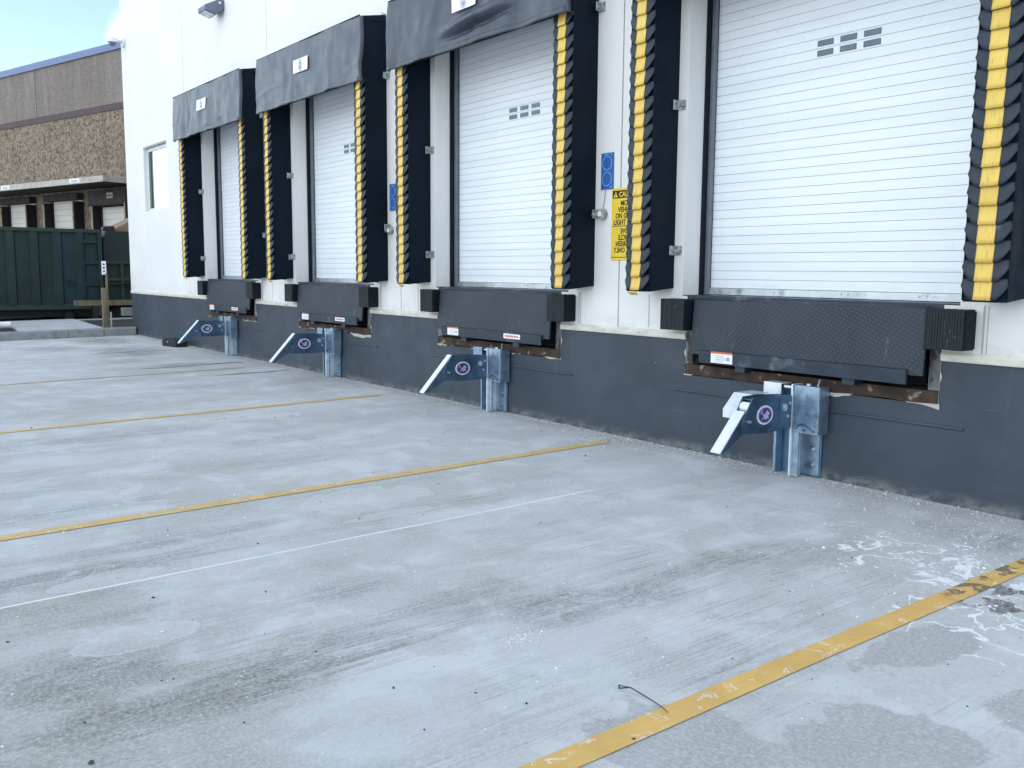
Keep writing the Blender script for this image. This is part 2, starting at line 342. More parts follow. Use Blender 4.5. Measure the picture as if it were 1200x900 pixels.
M['roof'] = simple('flat roof', (.25, .25, .25), .9)

# ------------------------------------------------------------------ mesh kit
class MB:
    def __init__(s): s.v = []; s.f = []; s.m = []
    def add(s, vs, fs, m=0):
        o = len(s.v); s.v += [tuple(v) for v in vs]; s.f += [tuple(i + o for i in f) for f in fs]; s.m += [m] * len(fs)
    def box(s, x0, x1, y0, y1, z0, z1, m=0, skip=''):
        vs = [(x, y, z) for z in (z0, z1) for y in (y0, y1) for x in (x0, x1)]
        fs = {'b': (0, 2, 3, 1), 't': (4, 5, 7, 6), 'f': (0, 1, 5, 4), 'k': (2, 6, 7, 3), 'l': (0, 4, 6, 2), 'r': (1, 3, 7, 5)}
        s.add(vs, [f for k, f in fs.items() if k not in skip], m)
    def prism(s, pts, axis, a, b, m=0):
        """extrude a 2D polygon along an axis: 'x' -> pts are (y,z), 'y' -> (x,z), 'z' -> (x,y)"""
        def P(p, t): return {'x': (t, p[0], p[1]), 'y': (p[0], t, p[1]), 'z': (p[0], p[1], t)}[axis]
        k = len(pts); vs = [P(p, a) for p in pts] + [P(p, b) for p in pts]
        fs = [tuple(range(k)), tuple(range(2 * k - 1, k - 1, -1))] + [(i, i + k, (i + 1) % k + k, (i + 1) % k) for i in range(k)]
        s.add(vs, fs, m)
    def cyl(s, p0, p1, r, seg=12, r1=None, m=0):
        p0 = Vector(p0); p1 = Vector(p1); d = (p1 - p0).normalized(); a = d.orthogonal().normalized(); b = d.cross(a)
        if r1 is None: r1 = r
        vs = []
        for q, rr in ((p0, r), (p1, r1)):
            for i in range(seg):
                t = 2 * math.pi * i / seg; vs.append(q + a * math.cos(t) * rr + b * math.sin(t) * rr)
        fs = [(i, (i + 1) % seg, (i + 1) % seg + seg, i + seg) for i in range(seg)] + [tuple(range(seg - 1, -1, -1)), tuple(range(seg, 2 * seg))]
        s.add(vs, fs, m)
    def ring(s, c, axis, r0, r1, h, seg=28, m=0, sy=1.):
        """flat ring plate of thickness h; axis 'x' or 'y' is its normal"""
        vs = []
        for t in (0, h):
            for r in (r0, r1):
                for i in range(seg):
                    a = 2 * math.pi * i / seg; u, w = r * math.cos(a), r * math.sin(a) * sy
                    vs.append((c[0] + t, c[1] + u, c[2] + w) if axis == 'x' else (c[0] + u, c[1] - t, c[2] + w))
        fs = []
        for i in range(seg):
            j = (i + 1) % seg
            fs += [(2 * seg + i, 2 * seg + j, 3 * seg + j, 3 * seg + i), (seg + i, seg + j, 3 * seg + j, 3 * seg + i), (i, j, 2 * seg + j, 2 * seg + i)]
        s.add(vs, fs, m)
    def grid(s, fn, nu, nv, m=0):
        vs = [fn(i / nu, j / nv) for j in range(nv + 1) for i in range(nu + 1)]
        fs = [(j * (nu + 1) + i, j * (nu + 1) + i + 1, (j + 1) * (nu + 1) + i + 1, (j + 1) * (nu + 1) + i) for j in range(nv) for i in range(nu)]
        s.add(vs, fs, m)
    def parts(s):
        """split into one MB per loose piece"""
        par = list(range(len(s.v)))
        def find(a):
            while par[a] != a: par[a] = par[par[a]]; a = par[a]
            return a
        for f in s.f:
            for k in f[1:]: par[find(k)] = find(f[0])
        groups = {}
        for f, m in zip(s.f, s.m): groups.setdefault(find(f[0]), []).append((f, m))
        out = []
        for g in groups.values():
            mb = MB(); ix = {}
            for f, m in g:
                for k in f:
                    if k not in ix: ix[k] = len(mb.v); mb.v.append(s.v[k])
                mb.f.append(tuple(ix[k] for k in f)); mb.m.append(m)
            out.append(mb)
        return out
    def build_each(s, name, mats, parent=None, **kw):
        return [q.build(name, mats, parent, **kw) for q in s.parts()]
    def build(s, name, mats, parent=None, bevel=0, smooth=False, solid=0, weld=False):
        me = bpy.data.meshes.new(name); me.from_pydata(s.v, [], s.f); me.update()
        if not isinstance(mats, (list, tuple)): mats = [mats]
        for k in mats: me.materials.append(M[k])
        for p, mi in zip(me.polygons, s.m): p.material_index = mi
        bm = bmesh.new(); bm.from_mesh(me)
        if weld: bmesh.ops.remove_doubles(bm, verts=bm.verts, dist=1e-5)
        bmesh.ops.recalc_face_normals(bm, faces=bm.faces); bm.to_mesh(me); bm.free()
        if smooth:
            for p in me.polygons: p.use_smooth = True
        o = bpy.data.objects.new(name, me); COL.objects.link(o)
        if parent: o.parent = parent
        if solid:
            md = o.modifiers.new('solid', 'SOLIDIFY'); md.thickness = solid; md.offset = 0
        if bevel:
            md = o.modifiers.new('bevel', 'BEVEL'); md.width = bevel; md.segments = 2; md.limit_method = 'ANGLE'; md.angle_limit = R(40)
        return o
def tag(o, label, cat, group=None, kind=None):
    if label: o['label'] = label
    if cat: o['category'] = cat
    if group: o['group'] = group
    if kind: o['kind'] = kind
    return o
def thing(name, loc, label, cat, group=None, rz=0):
    o = bpy.data.objects.new(name, None); COL.objects.link(o); o.location = loc; o.rotation_euler = (0, 0, rz)
    o.empty_display_size = .2
    return tag(o, label, cat, group)
def copy_tree(o, parent=None):
    c = o.copy(); COL.objects.link(c)
    if parent: c.parent = parent
    for ch in list(o.children): copy_tree(ch, c)
    return c

def text_mb(mb, txt, cx, z, size, y, m=0, mirror=False, stretch=1., depth=.0015, align='CENTER'):
    """lettering standing on a plane that faces -y; adds its triangles to mb"""
    cu = bpy.data.curves.new('t', 'FONT'); cu.body = txt; cu.size = size; cu.align_x = align; cu.extrude = 0; cu.resolution_u = 2; cu.offset = size * .028
    ob = bpy.data.objects.new('t', cu); COL.objects.link(ob)
    bpy.context.view_layer.update()
    me = bpy.data.meshes.new_from_object(ob.evaluated_get(bpy.context.evaluated_depsgraph_get()))
    sx = -stretch if mirror else stretch
    mb.add([(cx + v.co.x * sx, y, z + v.co.y) for v in me.vertices], [tuple(p.vertices) for p in me.polygons], m)
    bpy.data.objects.remove(ob); bpy.data.curves.remove(cu); bpy.data.meshes.remove(me)

# ------------------------------------------------------------------ ground
def sheet(name, xs, ys, zfn, mat):
    mb = MB(); k = len(xs)
    vs = [(x, y, zfn(x, y)) for y in ys for x in xs]
    fs = [(j * k + i, j * k + i + 1, (j + 1) * k + i + 1, (j + 1) * k + i) for j in range(len(ys) - 1) for i in range(k - 1)]
    mb.add(vs, fs); o = mb.build(name, mat); return o
o = sheet('ground', [-900, -300, -120, -60, 20, 100, 300, 900], [-900, -200, -60, -25, 6, 60, 200, 900], gz, 'ground'); tag(o, None, None, kind='structure')

def yline(name, x, y0, y1, w, mat, label, x_end=None):
    mb = MB(); n_ = 40
    for i in range(n_):
        ya = y0 + (y1 - y0) * i / n_; yb = y0 + (y1 - y0) * (i + 1) / n_
        xa = x + .008 * mnoise.noise(Vector((x, ya * .6, 0))); xb = x + .008 * mnoise.noise(Vector((x, yb * .6, 0)))
        mb.add([(xa - w / 2, ya, gz(xa, ya) + .004), (xa + w / 2, ya, gz(xa, ya) + .004), (xb + w / 2, yb, gz(xb, yb) + .004), (xb - w / 2, yb, gz(xb, yb) + .004)], [(0, 1, 2, 3)])
    o = mb.build(name, mat, weld=True); tag(o, None, None, kind='structure')
yline('lane_marking', -2.178, -9, -.30, .118, 'yellow1', 'a')
yline('lane_marking', -6.085, -12, -.30, .118, 'yellow2', 'b')
yline('lane_marking', -9.985, -14, -.42, .112, 'yellow2', 'c')
yline('lane_marking', -13.95, -14, -.60, .12, 'yellow3', 'd')

# ------------------------------------------------------------------ white warehouse
WX0, WX1, WH = -22.2, 14.0, 12.0
wh = thing('warehouse', (0, 0, 0), 'long white warehouse with slate grey base and four loading dock doors', 'building')
seams = [-18.15, -14.2, -10.19, -6.27]
WIN = (-20.85, -19.30, 2.72, 4.06)
def in_open(x, z):
    if WIN[0] < x < WIN[1] and WIN[2] < z < WIN[3]: return True
    for c in DOCKS:
        if abs(x - c) < 1.205 and 1.325 < z < 4.1: return True
        if -1.15 < x - c < 1.10 and .655 < z <= 1.325: return True
    return False
def panel(name, mat, z0, z1, y0, depth, gaps, gapw=.012, extra_z=()):
    xs = {WX0, WX1, WIN[0], WIN[1]}
    for c in DOCKS: xs |= {c - 1.205, c + 1.205, c - 1.15, c + 1.10}
    for g in gaps: xs |= {g - gapw / 2, g + gapw / 2}
    zs = {z0, z1} | {z for z in (WIN[2], WIN[3], 1.325, 4.1, .655) + tuple(extra_z) if z0 < z < z1}
    xs = sorted(xs); zs = sorted(zs)
    solid = {}
    for i in range(len(xs) - 1):
        for j in range(len(zs) - 1):
            xm, zm = (xs[i] + xs[i + 1]) / 2, (zs[j] + zs[j + 1]) / 2
            solid[i, j] = not in_open(xm, zm) and not any(abs(xm - g) < gapw / 2 for g in gaps)
    mb = MB(); y1 = y0 + depth
    for (i, j), sld in solid.items():
        if not sld: continue
        a, b, c, d = xs[i], xs[i + 1], zs[j], zs[j + 1]
        mb.add([(a, y0, c), (b, y0, c), (b, y0, d), (a, y0, d)], [(0, 1, 2, 3)])
        if not solid.get((i - 1, j)): mb.add([(a, y0, c), (a, y1, c), (a, y1, d), (a, y0, d)], [(0, 1, 2, 3)])
        if not solid.get((i + 1, j)): mb.add([(b, y0, c), (b, y1, c), (b, y1, d), (b, y0, d)], [(0, 1, 2, 3)])
        if not solid.get((i, j - 1)): mb.add([(a, y0, c), (b, y0, c), (b, y1, c), (a, y1, c)], [(0, 1, 2, 3)])
        if not solid.get((i, j + 1)): mb.add([(a, y0, d), (b, y0, d), (b, y1, d), (a, y1, d)], [(0, 1, 2, 3)])
    me = bpy.data.meshes.new(name); me.from_pydata(mb.v, [], mb.f)
    me.materials.append(M[mat])
    bm = bmesh.new(); bm.from_mesh(me); bmesh.ops.remove_doubles(bm, verts=bm.verts, dist=1e-5); bmesh.ops.recalc_face_normals(bm, faces=bm.faces); bm.to_mesh(me); bm.free()
    o = bpy.data.objects.new(name, me); COL.objects.link(o); o.parent = wh
    return o
panel('wall', 'wall', .955, WH, 0, .22, seams, .016, (1.0,))
o = panel('base_wall', 'base', -.6, .952, 0.004, .22, [])
# joint sealant behind the panel gaps
mb = MB()
for g in seams: mb.box(g - .03, g + .03, .012, .05, .96, WH - .01)
mb.build_each('panel_joint', 'sealant', wh)
# thin vertical caulk beside each dock, a shallow raised bead
mb = MB()
for c in DOCKS:
    mb.box(c + 1.36, c + 1.372, -.003, .02, .955, 1.33); mb.box(c + 1.39, c + 1.396, -.003, .02, .955, 1.33)
    mb.box(c - 1.60, c - 1.592, -.003, .02, 1.04, 1.33)
mb.build_each('caulk_bead', 'sealant', wh)
# ledge strip, broken at the docks
mb = MB(); edges = [WX0]
for c in reversed(DOCKS): edges += [c - 1.15, c + 1.10]
edges.append(WX1)
for a, b in zip(edges[0::2], edges[1::2]):
    mb.prism([(-.014, .965), (-.016, 1.0), (-.002, 1.022), (.03, 1.022), (.03, .955), (-.010, .955)], 'x', a + .001, b - .001)
mb.build_each('wall_ledge', 'ledge', wh, bevel=.003)
# shallow form line in the base under each dock
mb = MB()
for c in DOCKS: 
    mb.prism([(.003, .505), (-.010, .512), (-.004, .524), (.006, .526)], 'x', c - 1.28, c + 1.28)
mb.build_each('form_line', 'base', wh, bevel=.002)
# closed building behind: side, back, roof, inner floor
mb = MB(); mb.box(WX0 + .004, WX1, .23, 30, -.6, WH - .05, skip='f'); mb.build('side_wall', 'wall', wh)
mb = MB(); mb.box(WX0 - .02, WX1 + .02, -.02, 30.05, WH + .003, WH + .10); mb.build('roof', 'roof', wh)
mb = MB()
for c in DOCKS: mb.box(c - 1.5, c + 1.5, .36, .40, 1.3, 4.3)
mb.build_each('inner_backing', 'jamb', wh)
# window
mb = MB(); x0, x1, z0, z1 = WIN; fy0, fy1 = .075, .13
mb.box(x0 + .002, x0 + .075, fy0, fy1, z0 + .002, z1 - .002); mb.box(x1 - .075, x1 - .002, fy0, fy1, z0 + .002, z1 - .002)
mb.box(x0 + .075, x1 - .075, fy0, fy1, z1 - .10, z1 - .002); mb.box(x0 + .075, x1 - .075, fy0, fy1, z0 + .002, z0 + .06)
w = mb.build('window', 'winframe', wh, bevel=.004)
mb = MB(); mb.box(x0 + .07, x1 - .07, .10, .108, z0 + .055, z1 - .095); mb.build('pane', 'glass', w)
mb = MB(); mb.box(x0 + .078, x0 + .20, .080, .099, z0 + .06, z1 - .10); mb.build('reveal_reflection', 'revealrefl', w)  # dark green strip paints the reveal's reflection in the pane
mb = MB(); mb.box(x0 + .002, x1 - .002, .006, .07, z1 - .028, z1 - .003); mb.build('window_head', 'brownhead', w)

# loading doors, parts of the warehouse
def make_door(c):
    SY = .31; L = c - 1.165; Rr = c + 1.165
    z = 1.395; mb = MB(); prof = []
    while z < 4.15:
        prof += [(SY + .005, z), (SY, z + .0015), (SY - .0006, z + .036), (SY, z + .0705), (SY + .005, z + .0718)]; z += .0733
    vs = [(x, y, zz) for (y, zz) in prof for x in (L, Rr)]
    fs = [(2 * i, 2 * i + 1, 2 * i + 3, 2 * i + 2) for i in range(len(prof) - 1)]
    o_ = len(mb.v); mb.add(vs, fs)
    for k in range(len(prof) - 1):
        if k % 5 == 4: mb.m[k] = 1
    door = mb.build('roller_door', ['slat', 'groove'], wh)
    mb = MB(); mb.box(L, Rr, SY - .022, SY + .02, 1.337, 1.393); mb.box(L, Rr, SY - .045, SY - .021, 1.337, 1.344)
    mb.build('bottom_bar', 'alu', door, bevel=.003)
    mb = MB(); x = L + .06
    while x < Rr:
        mb.cyl((x, SY - .03, 1.372), (x, SY - .02, 1.372), .008, 8); mb.cyl((x + .055, SY - .03, 1.372), (x + .055, SY - .02, 1.372), .008, 8); x += .62
    mb.build_each('bar_bolt', 'bolt', door)
    for sx in (-1, 1):
        a, b = sorted((c + sx * 1.203, c + sx * 1.160))
        mb = MB(); mb.box(a, b, SY - .055, SY - .012, 1.335, 4.1); mb.build('guide_rail', 'guide', door, bevel=.003)
        mb = MB(); a, b = sorted((c + sx * 1.2048, c + sx * 1.190)); mb.box(a, b, .20, SY - .057, 1.328, 4.1)
        for zz in (1.5, 2.0, 2.5, 3.0, 3.5):
            mb.cyl((c + sx * 1.19, .228, zz), (c + sx * 1.182, .228, zz), .009, 8)
        mb.build('door_jamb', 'jamb', door)
    for r_ in range(2):
        for k in range(3):
            x = c - .185 + k * .1955; z_ = 1.395 + .0733 * (25 - r_) + .013
            mb = MB(); mb.box(x, x + .137, SY - .007, SY + .002, z_, z_ + .044); mb.build('vision_slot', 'slot', door, bevel=.003)
    mb = MB(); mb.box(c - 1.204, c + 1.204, .002, .35, 1.300, 1.3345); mb.build('door_sill', 'lipbar', door)
    return door
labels_door = ['widest roller door, its top cut off by the photo edge, six vision slots in full view', 'white roller door with six faint vision slots', 'white roller door with two columns of dark vision slots showing', 'farthest narrow strip of white roller door']
for c in DOCKS: make_door(c)

# ------------------------------------------------------------------ dock shelters
def make_pad(root, sx, seed):
    """foam side pad; sx -1 left, 1 right of the door"""
    rnd = random.Random(seed)
    x0, x1 = sorted((sx * 1.575, sx * 1.31))
    zb, zt = 1.36, 4.58
    mb = MB(); N = 26
    def side(x, ya, yb):
        def fn(u, v):
            z = zb + (zt - .02 - zb) * v; y = ya + (yb - ya) * u
            return (x + .006 * mnoise.noise(Vector((u * 3, z * 1.6, seed + x))) * math.sin(u * math.pi), y, z + (.03 * u if v == 0 else 0))
        return fn
    mb.grid(side(x1, -.30, -.001), 6, N); mb.grid(side(x0, -.001, -.30), 6, N)
    mb.grid(lambda u, v: (x0 + (x1 - x0) * u, -.30, zb + (zt - .02 - zb) * v), 1, N)
    mb.grid(lambda u, v: (x0 + (x1 - x0) * u, -.30 + .299 * v, zb + .03 * v), 2, 6)
    mb.grid(lambda u, v: (x0 + (x1 - x0) * u, -.30 + .299 * v, zt - .02), 1, 1)
    pad = mb.build('side_pad', 'padside', root, weld=True)
    # a rounded corner bead along the front edges
    mb = MB()
    for x in (x0, x1): mb.cyl((x, -.300, zb + .01), (x, -.300, zt - .03), .007, 8)
    mb.build('edge_piping', 'padside', pad, smooth=True)
    # overlapping pleats
    def pleats(s0, s1, lift, nseg, off):
        mb = MB(); pitch = .1128; hw = (x1 - x0) / 2 + .004; cx = (x0 + x1) / 2; z = 1.372; i = 0; rnd = random.Random(seed)
        while z + pitch * 1.3 < 4.02:
            j = rnd.uniform(-1, 1)
            def fn(u, v, z=z, j=j):
                s = s0 + (s1 - s0) * u
                bow = 1 - abs(s) ** 5
                t = 1 - v                                   # t = 1 at the free lower edge
                zz = z + pitch * 1.14 * v + lift * (max(0, abs(s) - .45) / .55) ** 2 * .085 * t + .004 * j * s * t
                y = -.304 - .014 * bow - (.017 + .004 * j) * t ** 1.4 * (.5 + .5 * bow) - off
                x = cx + s * hw * (1 + .045 * abs(s) ** 3 * t * t) + .0010 * j
                return (x, y, zz)
            mb.grid(fn, nseg, 4)
            z += pitch; i += 1
        return mb
    pl = pleats(-1, 1, 1, 18, 0).build('pleated_face', 'pleat', pad, smooth=True, solid=.004)
    pleats(-.39, .39, 1, 7, .0045).build('yellow_stripe', 'stripe', pad, smooth=True, solid=.002)
    return pad
def make_bracket(pad, x, z, sx):   # sx 1: pad lies to the left of the clip
    mb = MB(); mb.box(x - .05, x + .06, -.012, -.003, z - .04, z + .04)
    mb.box(*sorted((x - sx * .020, x - sx * .010)), -.075, -.012, z - .04, z + .04)
    mb.box(*sorted((x - sx * .010, x + sx * .05)), -.024, -.012, z - .014, z + .014)
    mb.cyl((x + sx * .02, -.018, z), (x + sx * .02, -.01, z), .010, 8)
    mb.build('mounting_bracket', 'conduit', pad, bevel=.002)
def make_curtain(root, seed, bulge, vm):
    rnd = random.Random(seed); W = 1.60; zt, zb = 4.585, 3.815
    folds = [(rnd.uniform(-1.5, 1.5), rnd.uniform(.07, .20), rnd.uniform(.006, .020) * rnd.choice((-1, 1, 1)), rnd.uniform(-.30, .30)) for _ in range(11)]
    crs = [(rnd.uniform(-1.4, 1.4), rnd.uniform(3.86, 4.25), rnd.uniform(.05, .12), rnd.uniform(.004, .010) * rnd.choice((-1, 1))) for _ in range(14)]
    def disp(x, v):
        z = zt + (zb - zt) * v; d = 0
        for fx, fw, fa, sl in folds: d += fa * math.exp(-((x - fx - sl * (v - .5)) / fw) ** 2) * min(1, v * 1.8)
        for fx, fz, fw, fa in crs: d += fa * math.exp(-((x - fx) / fw / 1.6) ** 2 - ((z - fz) / fw) ** 2)
        d += .012 * mnoise.noise(Vector((x * 2.1, z * 2.0, seed))) + .004 * mnoise.noise(Vector((x * 7, z * 5, seed * 2.)))
        d += .012 * math.exp(-((z - 4.02 - .10 * math.sin(x * 2 + seed)) / .035) ** 2) * (.5 + .5 * math.sin(x * 2.2 + seed * 3))
        if bulge:   # buckled fold sagging above the hem
            cx = .16; w = math.exp(-((x - cx) / .55) ** 4)
            zc = 3.965 + .06 * (x + .4); d += w * (.060 * math.exp(-((z - zc - .07) / .05) ** 2) - .065 * math.exp(-((z - zc + .015) / .030) ** 2))
        return d
    def fn(u, v):
        x = -W + 2 * W * u; z = zt + (zb - zt) * v
        y = -.385 - .020 * v - disp(x, v)
        edge = max(0, abs(x) - W + .12) / .12
        x += math.copysign(.035 * math.sin(v * math.pi * 1.2) * edge, x)
        z += .005 * mnoise.noise(Vector((x * 2.3, seed, 0))) * v
        return (x, y, z)
    mb = MB(); mb.grid(fn, 150, 44)
    # side returns
    for sx in (-1, 1):
        def side(u, v, sx=sx):
            ux = 0 if sx < 0 else 1
            x, y, z = fn(ux, v); t = u
            return (x - sx * .012 * t, y + .05 * t, z)
        mb.grid(side, 2, 44)
    cu = mb.build('head_curtain', vm, root, smooth=True, solid=.004, weld=True)
    # stitched hem and top flap
    mb = MB(); mb.grid(lambda u, v: (lambda p: (p[0], p[1] - .006, p[2] - .004))(fn(u * .985 + .0075, .925 + .07 * v)), 90, 3)
    mb.build('hem', vm, cu, smooth=True, solid=.004)
    # label plate
    lw, lh = .44, .175; lx = -.02
    def lab(u, v): 
        x = lx - lw / 2 + lw * u; z = 4.355 - lh * v
        return (x, -.385 - .020 * ((zt - z) / (zt - zb)) - disp(x, (zt - z) / (zt - zb)) * .6 - .022, z)
    mb = MB(); mb.grid(lab, 8, 4); lp = mb.build('label_plate', 'dwhite', cu, solid=.002)
    yy = lab(.5, .5)[1] - .012
    mb = MB(); mb.ring((lx, yy, 4.237), 'y', .038, .045, .002, m=0); mb.ring((lx, yy, 4.237), 'y', .0, .022, .002, seg=14)
    mb.ring((lx, yy, 4.315), 'y', .016, .028, .002, seg=10); mb.box(lx - .05, lx + .05, yy - .002, yy, 4.281, 4.288)
    mb.build('emblem', 'dgrey', lp)
def make_hood(root):
    mb = MB(); zt = 4.59
    mb.prism([(-.001, 4.66), (-.360, 4.592), (-.360, 4.57), (-.340, 3.86), (-.303, 3.84), (-.303, 4.56), (-.001, 4.56)], 'x', -1.582, 1.582)
    h = mb.build('hood', 'padside', root, bevel=.01)
    mb = MB(); mb.prism([(-.20, 4.622), (-.385, 4.588), (-.402, 4.47), (-.396, 4.468), (-.379, 4.58), (-.20, 4.616)], 'x', -1.60, 1.60)
    mb = MB(); mb.cyl((-1.60, -.382, 4.590), (1.60, -.382, 4.590), .008, 8); mb.build('hood_flap', 'padside', h)
    mb = MB(); mb.box(-1.57, 1.57, -.020, -.001, 4.655, 4.672)
    x = -1.5
    while x < 1.55: mb.cyl((x, -.012, 4.67), (x, -.012, 4.70), .008, 6); x += .5
    mb.build('flashing', 'conduit', h)
    mb = MB(); mb.box(-1.305, 1.305, -.295, -.005, 4.02, 4.555); mb.build('head_pad', 'padside', root)
g_sh = 'padded dock shelters along the white wall'
sl = ['nearest dock shelter, only its thick pleated side pads with wide yellow stripes in frame',
      'second nearest dock shelter, dark head curtain buckled in a deep fold, label cut off above',
      'third nearest dock shelter, whole grey head curtain and white label visible, beside the smallest shelter',
      'farthest and smallest dock shelter, nearest the window at the building corner']
for i, c in enumerate(DOCKS):
    t = thing('dock_shelter', (c, 0, 0), sl[i], 'dock shelter', g_sh)
    for sx in (-1, 1):
        pad = make_pad(t, sx, 10 * i + sx + 3)
        if i == 0 and sx > 0: pad.location.x = .06
        if sx < 0:
            make_bracket(pad, -1.285, 1.71, 1); make_bracket(pad, -1.285, 2.92, 1)
        else:
            make_bracket(pad, 1.605, 2.06, -1); make_bracket(pad, 1.605, 3.92, -1)
    make_curtain(t, i + 1.3, i == 1, 'vinyl' if i < 2 else 'vinyl2'); make_hood(t)
    mb = MB(); mb.add([(-1.57, -.30, 1.352), (-1.46, -.30, 1.352), (-1.47, -.27, 1.330), (-1.55, -.27, 1.328)], [(0, 1, 2, 3)]); mb.build('loose_tab', 'stripe', t, solid=.003)

# ------------------------------------------------------------------ levelers and bumpers
def make_leveler(i, c):
    lab = ['nearest and widest black tread plate leveler, lip with a single orange headed label',
           'second nearest black dock leveler, scuffed lip edges, red sticker right of the white one',
           'third nearest black dock leveler, small white and red stickers low on its lip',
           'farthest dock leveler, pale scratches down the middle of its lip'][i]
    t = thing('dock_leveler', (c, 0, 0), lab, 'dock leveler', 'dock levelers in the wall pits')
    mb = MB(); mb.box(-1.02, 1.02, -.03, 1.6, 1.275, 1.297); mb.build('deck', 'tread', t)
    mb = MB()   # pendant lip
    zt, zb, y0, y1 = 1.300, .850, -.062, -.098
    mb.prism([(y0, zt), (y1, zb), (y1 + .022, zb), (y0 + .024, zt)], 'x', -1.015, 1.03)
    lip = mb.build('lip', 'tread', t, bevel=.003)
    mb = MB(); mb.cyl((-1.01, -.045, 1.303), (1.02, -.045, 1.303), .013, 10); mb.build('hinge_tube', 'lipbar', t, smooth=True)
    mb = MB(); mb.prism([(-.097, .892), (-.122, .882), (-.116, .785), (-.100, .785), (-.090, .86)], 'x', -.90, .925); bar = mb.build('lip_bar', 'lipbar', lip, bevel=.003)
    mb = MB()
    for x in (-.55, .42): mb.box(x, x + .10, -.085, .02, .735, .79)
    mb.build_each('lip_keeper', 'lipbar', t, bevel=.004)
    # decals
    yb = -.1245
    mb = MB(); mb.box(-.765, -.545, yb, yb + .004, .798, .873); mb.box(-.765, -.545, yb - .001, yb + .002, .8735, .889, m=1)
    for k in range(4): mb.box(-.715, -.63 + .02 * (k % 3), yb - .001, yb, .812 + .014 * k, .816 + .014 * k, m=2)
    mb.box(-.60, -.57, yb - .001, yb, .82, .85, m=2)
    mb.build('warning_label', ['dwhite', 'dorange', 'dgrey'], bar)
    if i > 0:
        mb = MB(); mb.box(.31, .59, yb, yb + .004, .822, .872)
        for k in range(9): 
            mb.box(.335 + .026 * k, .353 + .026 * k, yb - .001, yb, .836, .858, m=1)
        mb.build('brand_label', ['dwhite', 'dred'], bar)
    # pit box
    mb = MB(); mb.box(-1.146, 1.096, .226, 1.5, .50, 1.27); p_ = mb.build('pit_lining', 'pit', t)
    mb = MB(); mb.box(-.95, .95, .10, .22, .78, 1.2); mb.build('header_beam', 'jamb', t)
    # steel curb frame
    mb = MB(); mb.box(-1.148, -1.07, -.002, .10, .752, 1.27); mb.build('curb_angle', 'angle', t, bevel=.003)
    mb = MB(); mb.box(1.02, 1.098, -.002, .10, .752, 1.27); mb.build('curb_angle', 'angle', t, bevel=.003)
    mb = MB(); N = 40   # ragged rusty bottom angle
    def rag(u, v):
        x = -1.148 + 2.246 * u
        z = .662 + .086 * v + (0 if v > .5 else .012 * mnoise.noise(Vector((x * 5, i * 3, 0))))
        return (x, -.006 - .004 * mnoise.noise(Vector((x * 9, v * 4, i))), z)
    mb.grid(rag, N, 3); mb.box(-1.148, 1.098, -.004, .22, .735, .7485); mb.build('sill_angle', 'rust', t)
    mb = MB()   # chipped pale edge below
    def chip(u, v):
        x = -1.16 + 2.27 * u; k = max(0, mnoise.noise(Vector((x * 3.1, i * 7.7, 1.5))) + .25 * mnoise.noise(Vector((x * 17, i * 7.7, 1.5)))) * 1.3 + (.25 if x > .85 or x < -1.05 else 0)
        return (x, -.003, .668 - .003 - .05 * k * v)
    mb.grid(chip, 60, 1); mb.build('chipped_edge', 'chip', t)
    for x0, x1 in ((-1.168, -1.146), (1.096, 1.118)):
        mb = MB()
        def ue(u, v, x0=x0, x1=x1):
            s_ = 1 if x0 > 0 else -1; xa = x0 if s_ > 0 else x1; wv = .004 + .016 * max(0, mnoise.noise(Vector((s_ * 3., i * 5.1, v * 4.)))) * 2
            return (xa + s_ * u * wv, .002, .655 + .30 * v)
        mb.grid(ue, 1, 24); mb.build('unpainted_edge', 'chip', t)
for i, c in enumerate(DOCKS): make_leveler(i, c)
bl = [['nearest left bumper, black laminated block left of the widest tread plate', 'nearest right bumper, scuffed laminated block at the photo right under the thick pad'],
      ['black rubber bumper left of the second nearest dock leveler', 'black rubber bumper right of the second nearest dock leveler'],
      ['small black bumper left of the third nearest dock leveler', 'small black bumper right of the third nearest dock leveler'],
      ['tiny black bumper left of the farthest dock leveler', 'tiny black bumper right of the farthest dock leveler']]
def bumper_mb(x0, x1):
    mb = MB(); rnd = random.Random(int(x0 * 100)); n_ = int((x1 - x0) / .0185)
    w = (x1 - x0) / n_
    for k in range(n_):
        d = rnd.uniform(-.0012, .0012)
        mb.box(k * w - (x1 - x0) / 2 + .0008, (k + 1) * w - (x1 - x0) / 2 - .0008, -.150 + d, -.004, rnd.uniform(-.0015, .0015), .262 + rnd.uniform(-.0015, .0015))
    return mb
b0 = None
for i, c in enumerate(DOCKS):
    for k, (x0, x1) in enumerate(((-1.315, -1.055), (1.045, 1.315))):
        if b0 is None:
            t = b0 = thing('dock_bumper', (0, 0, 0), '', 'dock bumper', 'laminated rubber dock bumpers')
            bumper_mb(-.13, .13).build('rubber_block', 'rubber', t, bevel=.0025)
            mb = MB(); mb.box(-.137, -.131, -.13, -.002, .01, .25); mb.box(.131, .137, -.13, -.002, .01, .25); mb.build_each('end_plate', 'jamb', t)
        else: t = copy_tree(b0)
        t['label'] = bl[i][k]; t.location = (c + (x0 + x1) / 2, 0, 1.040)

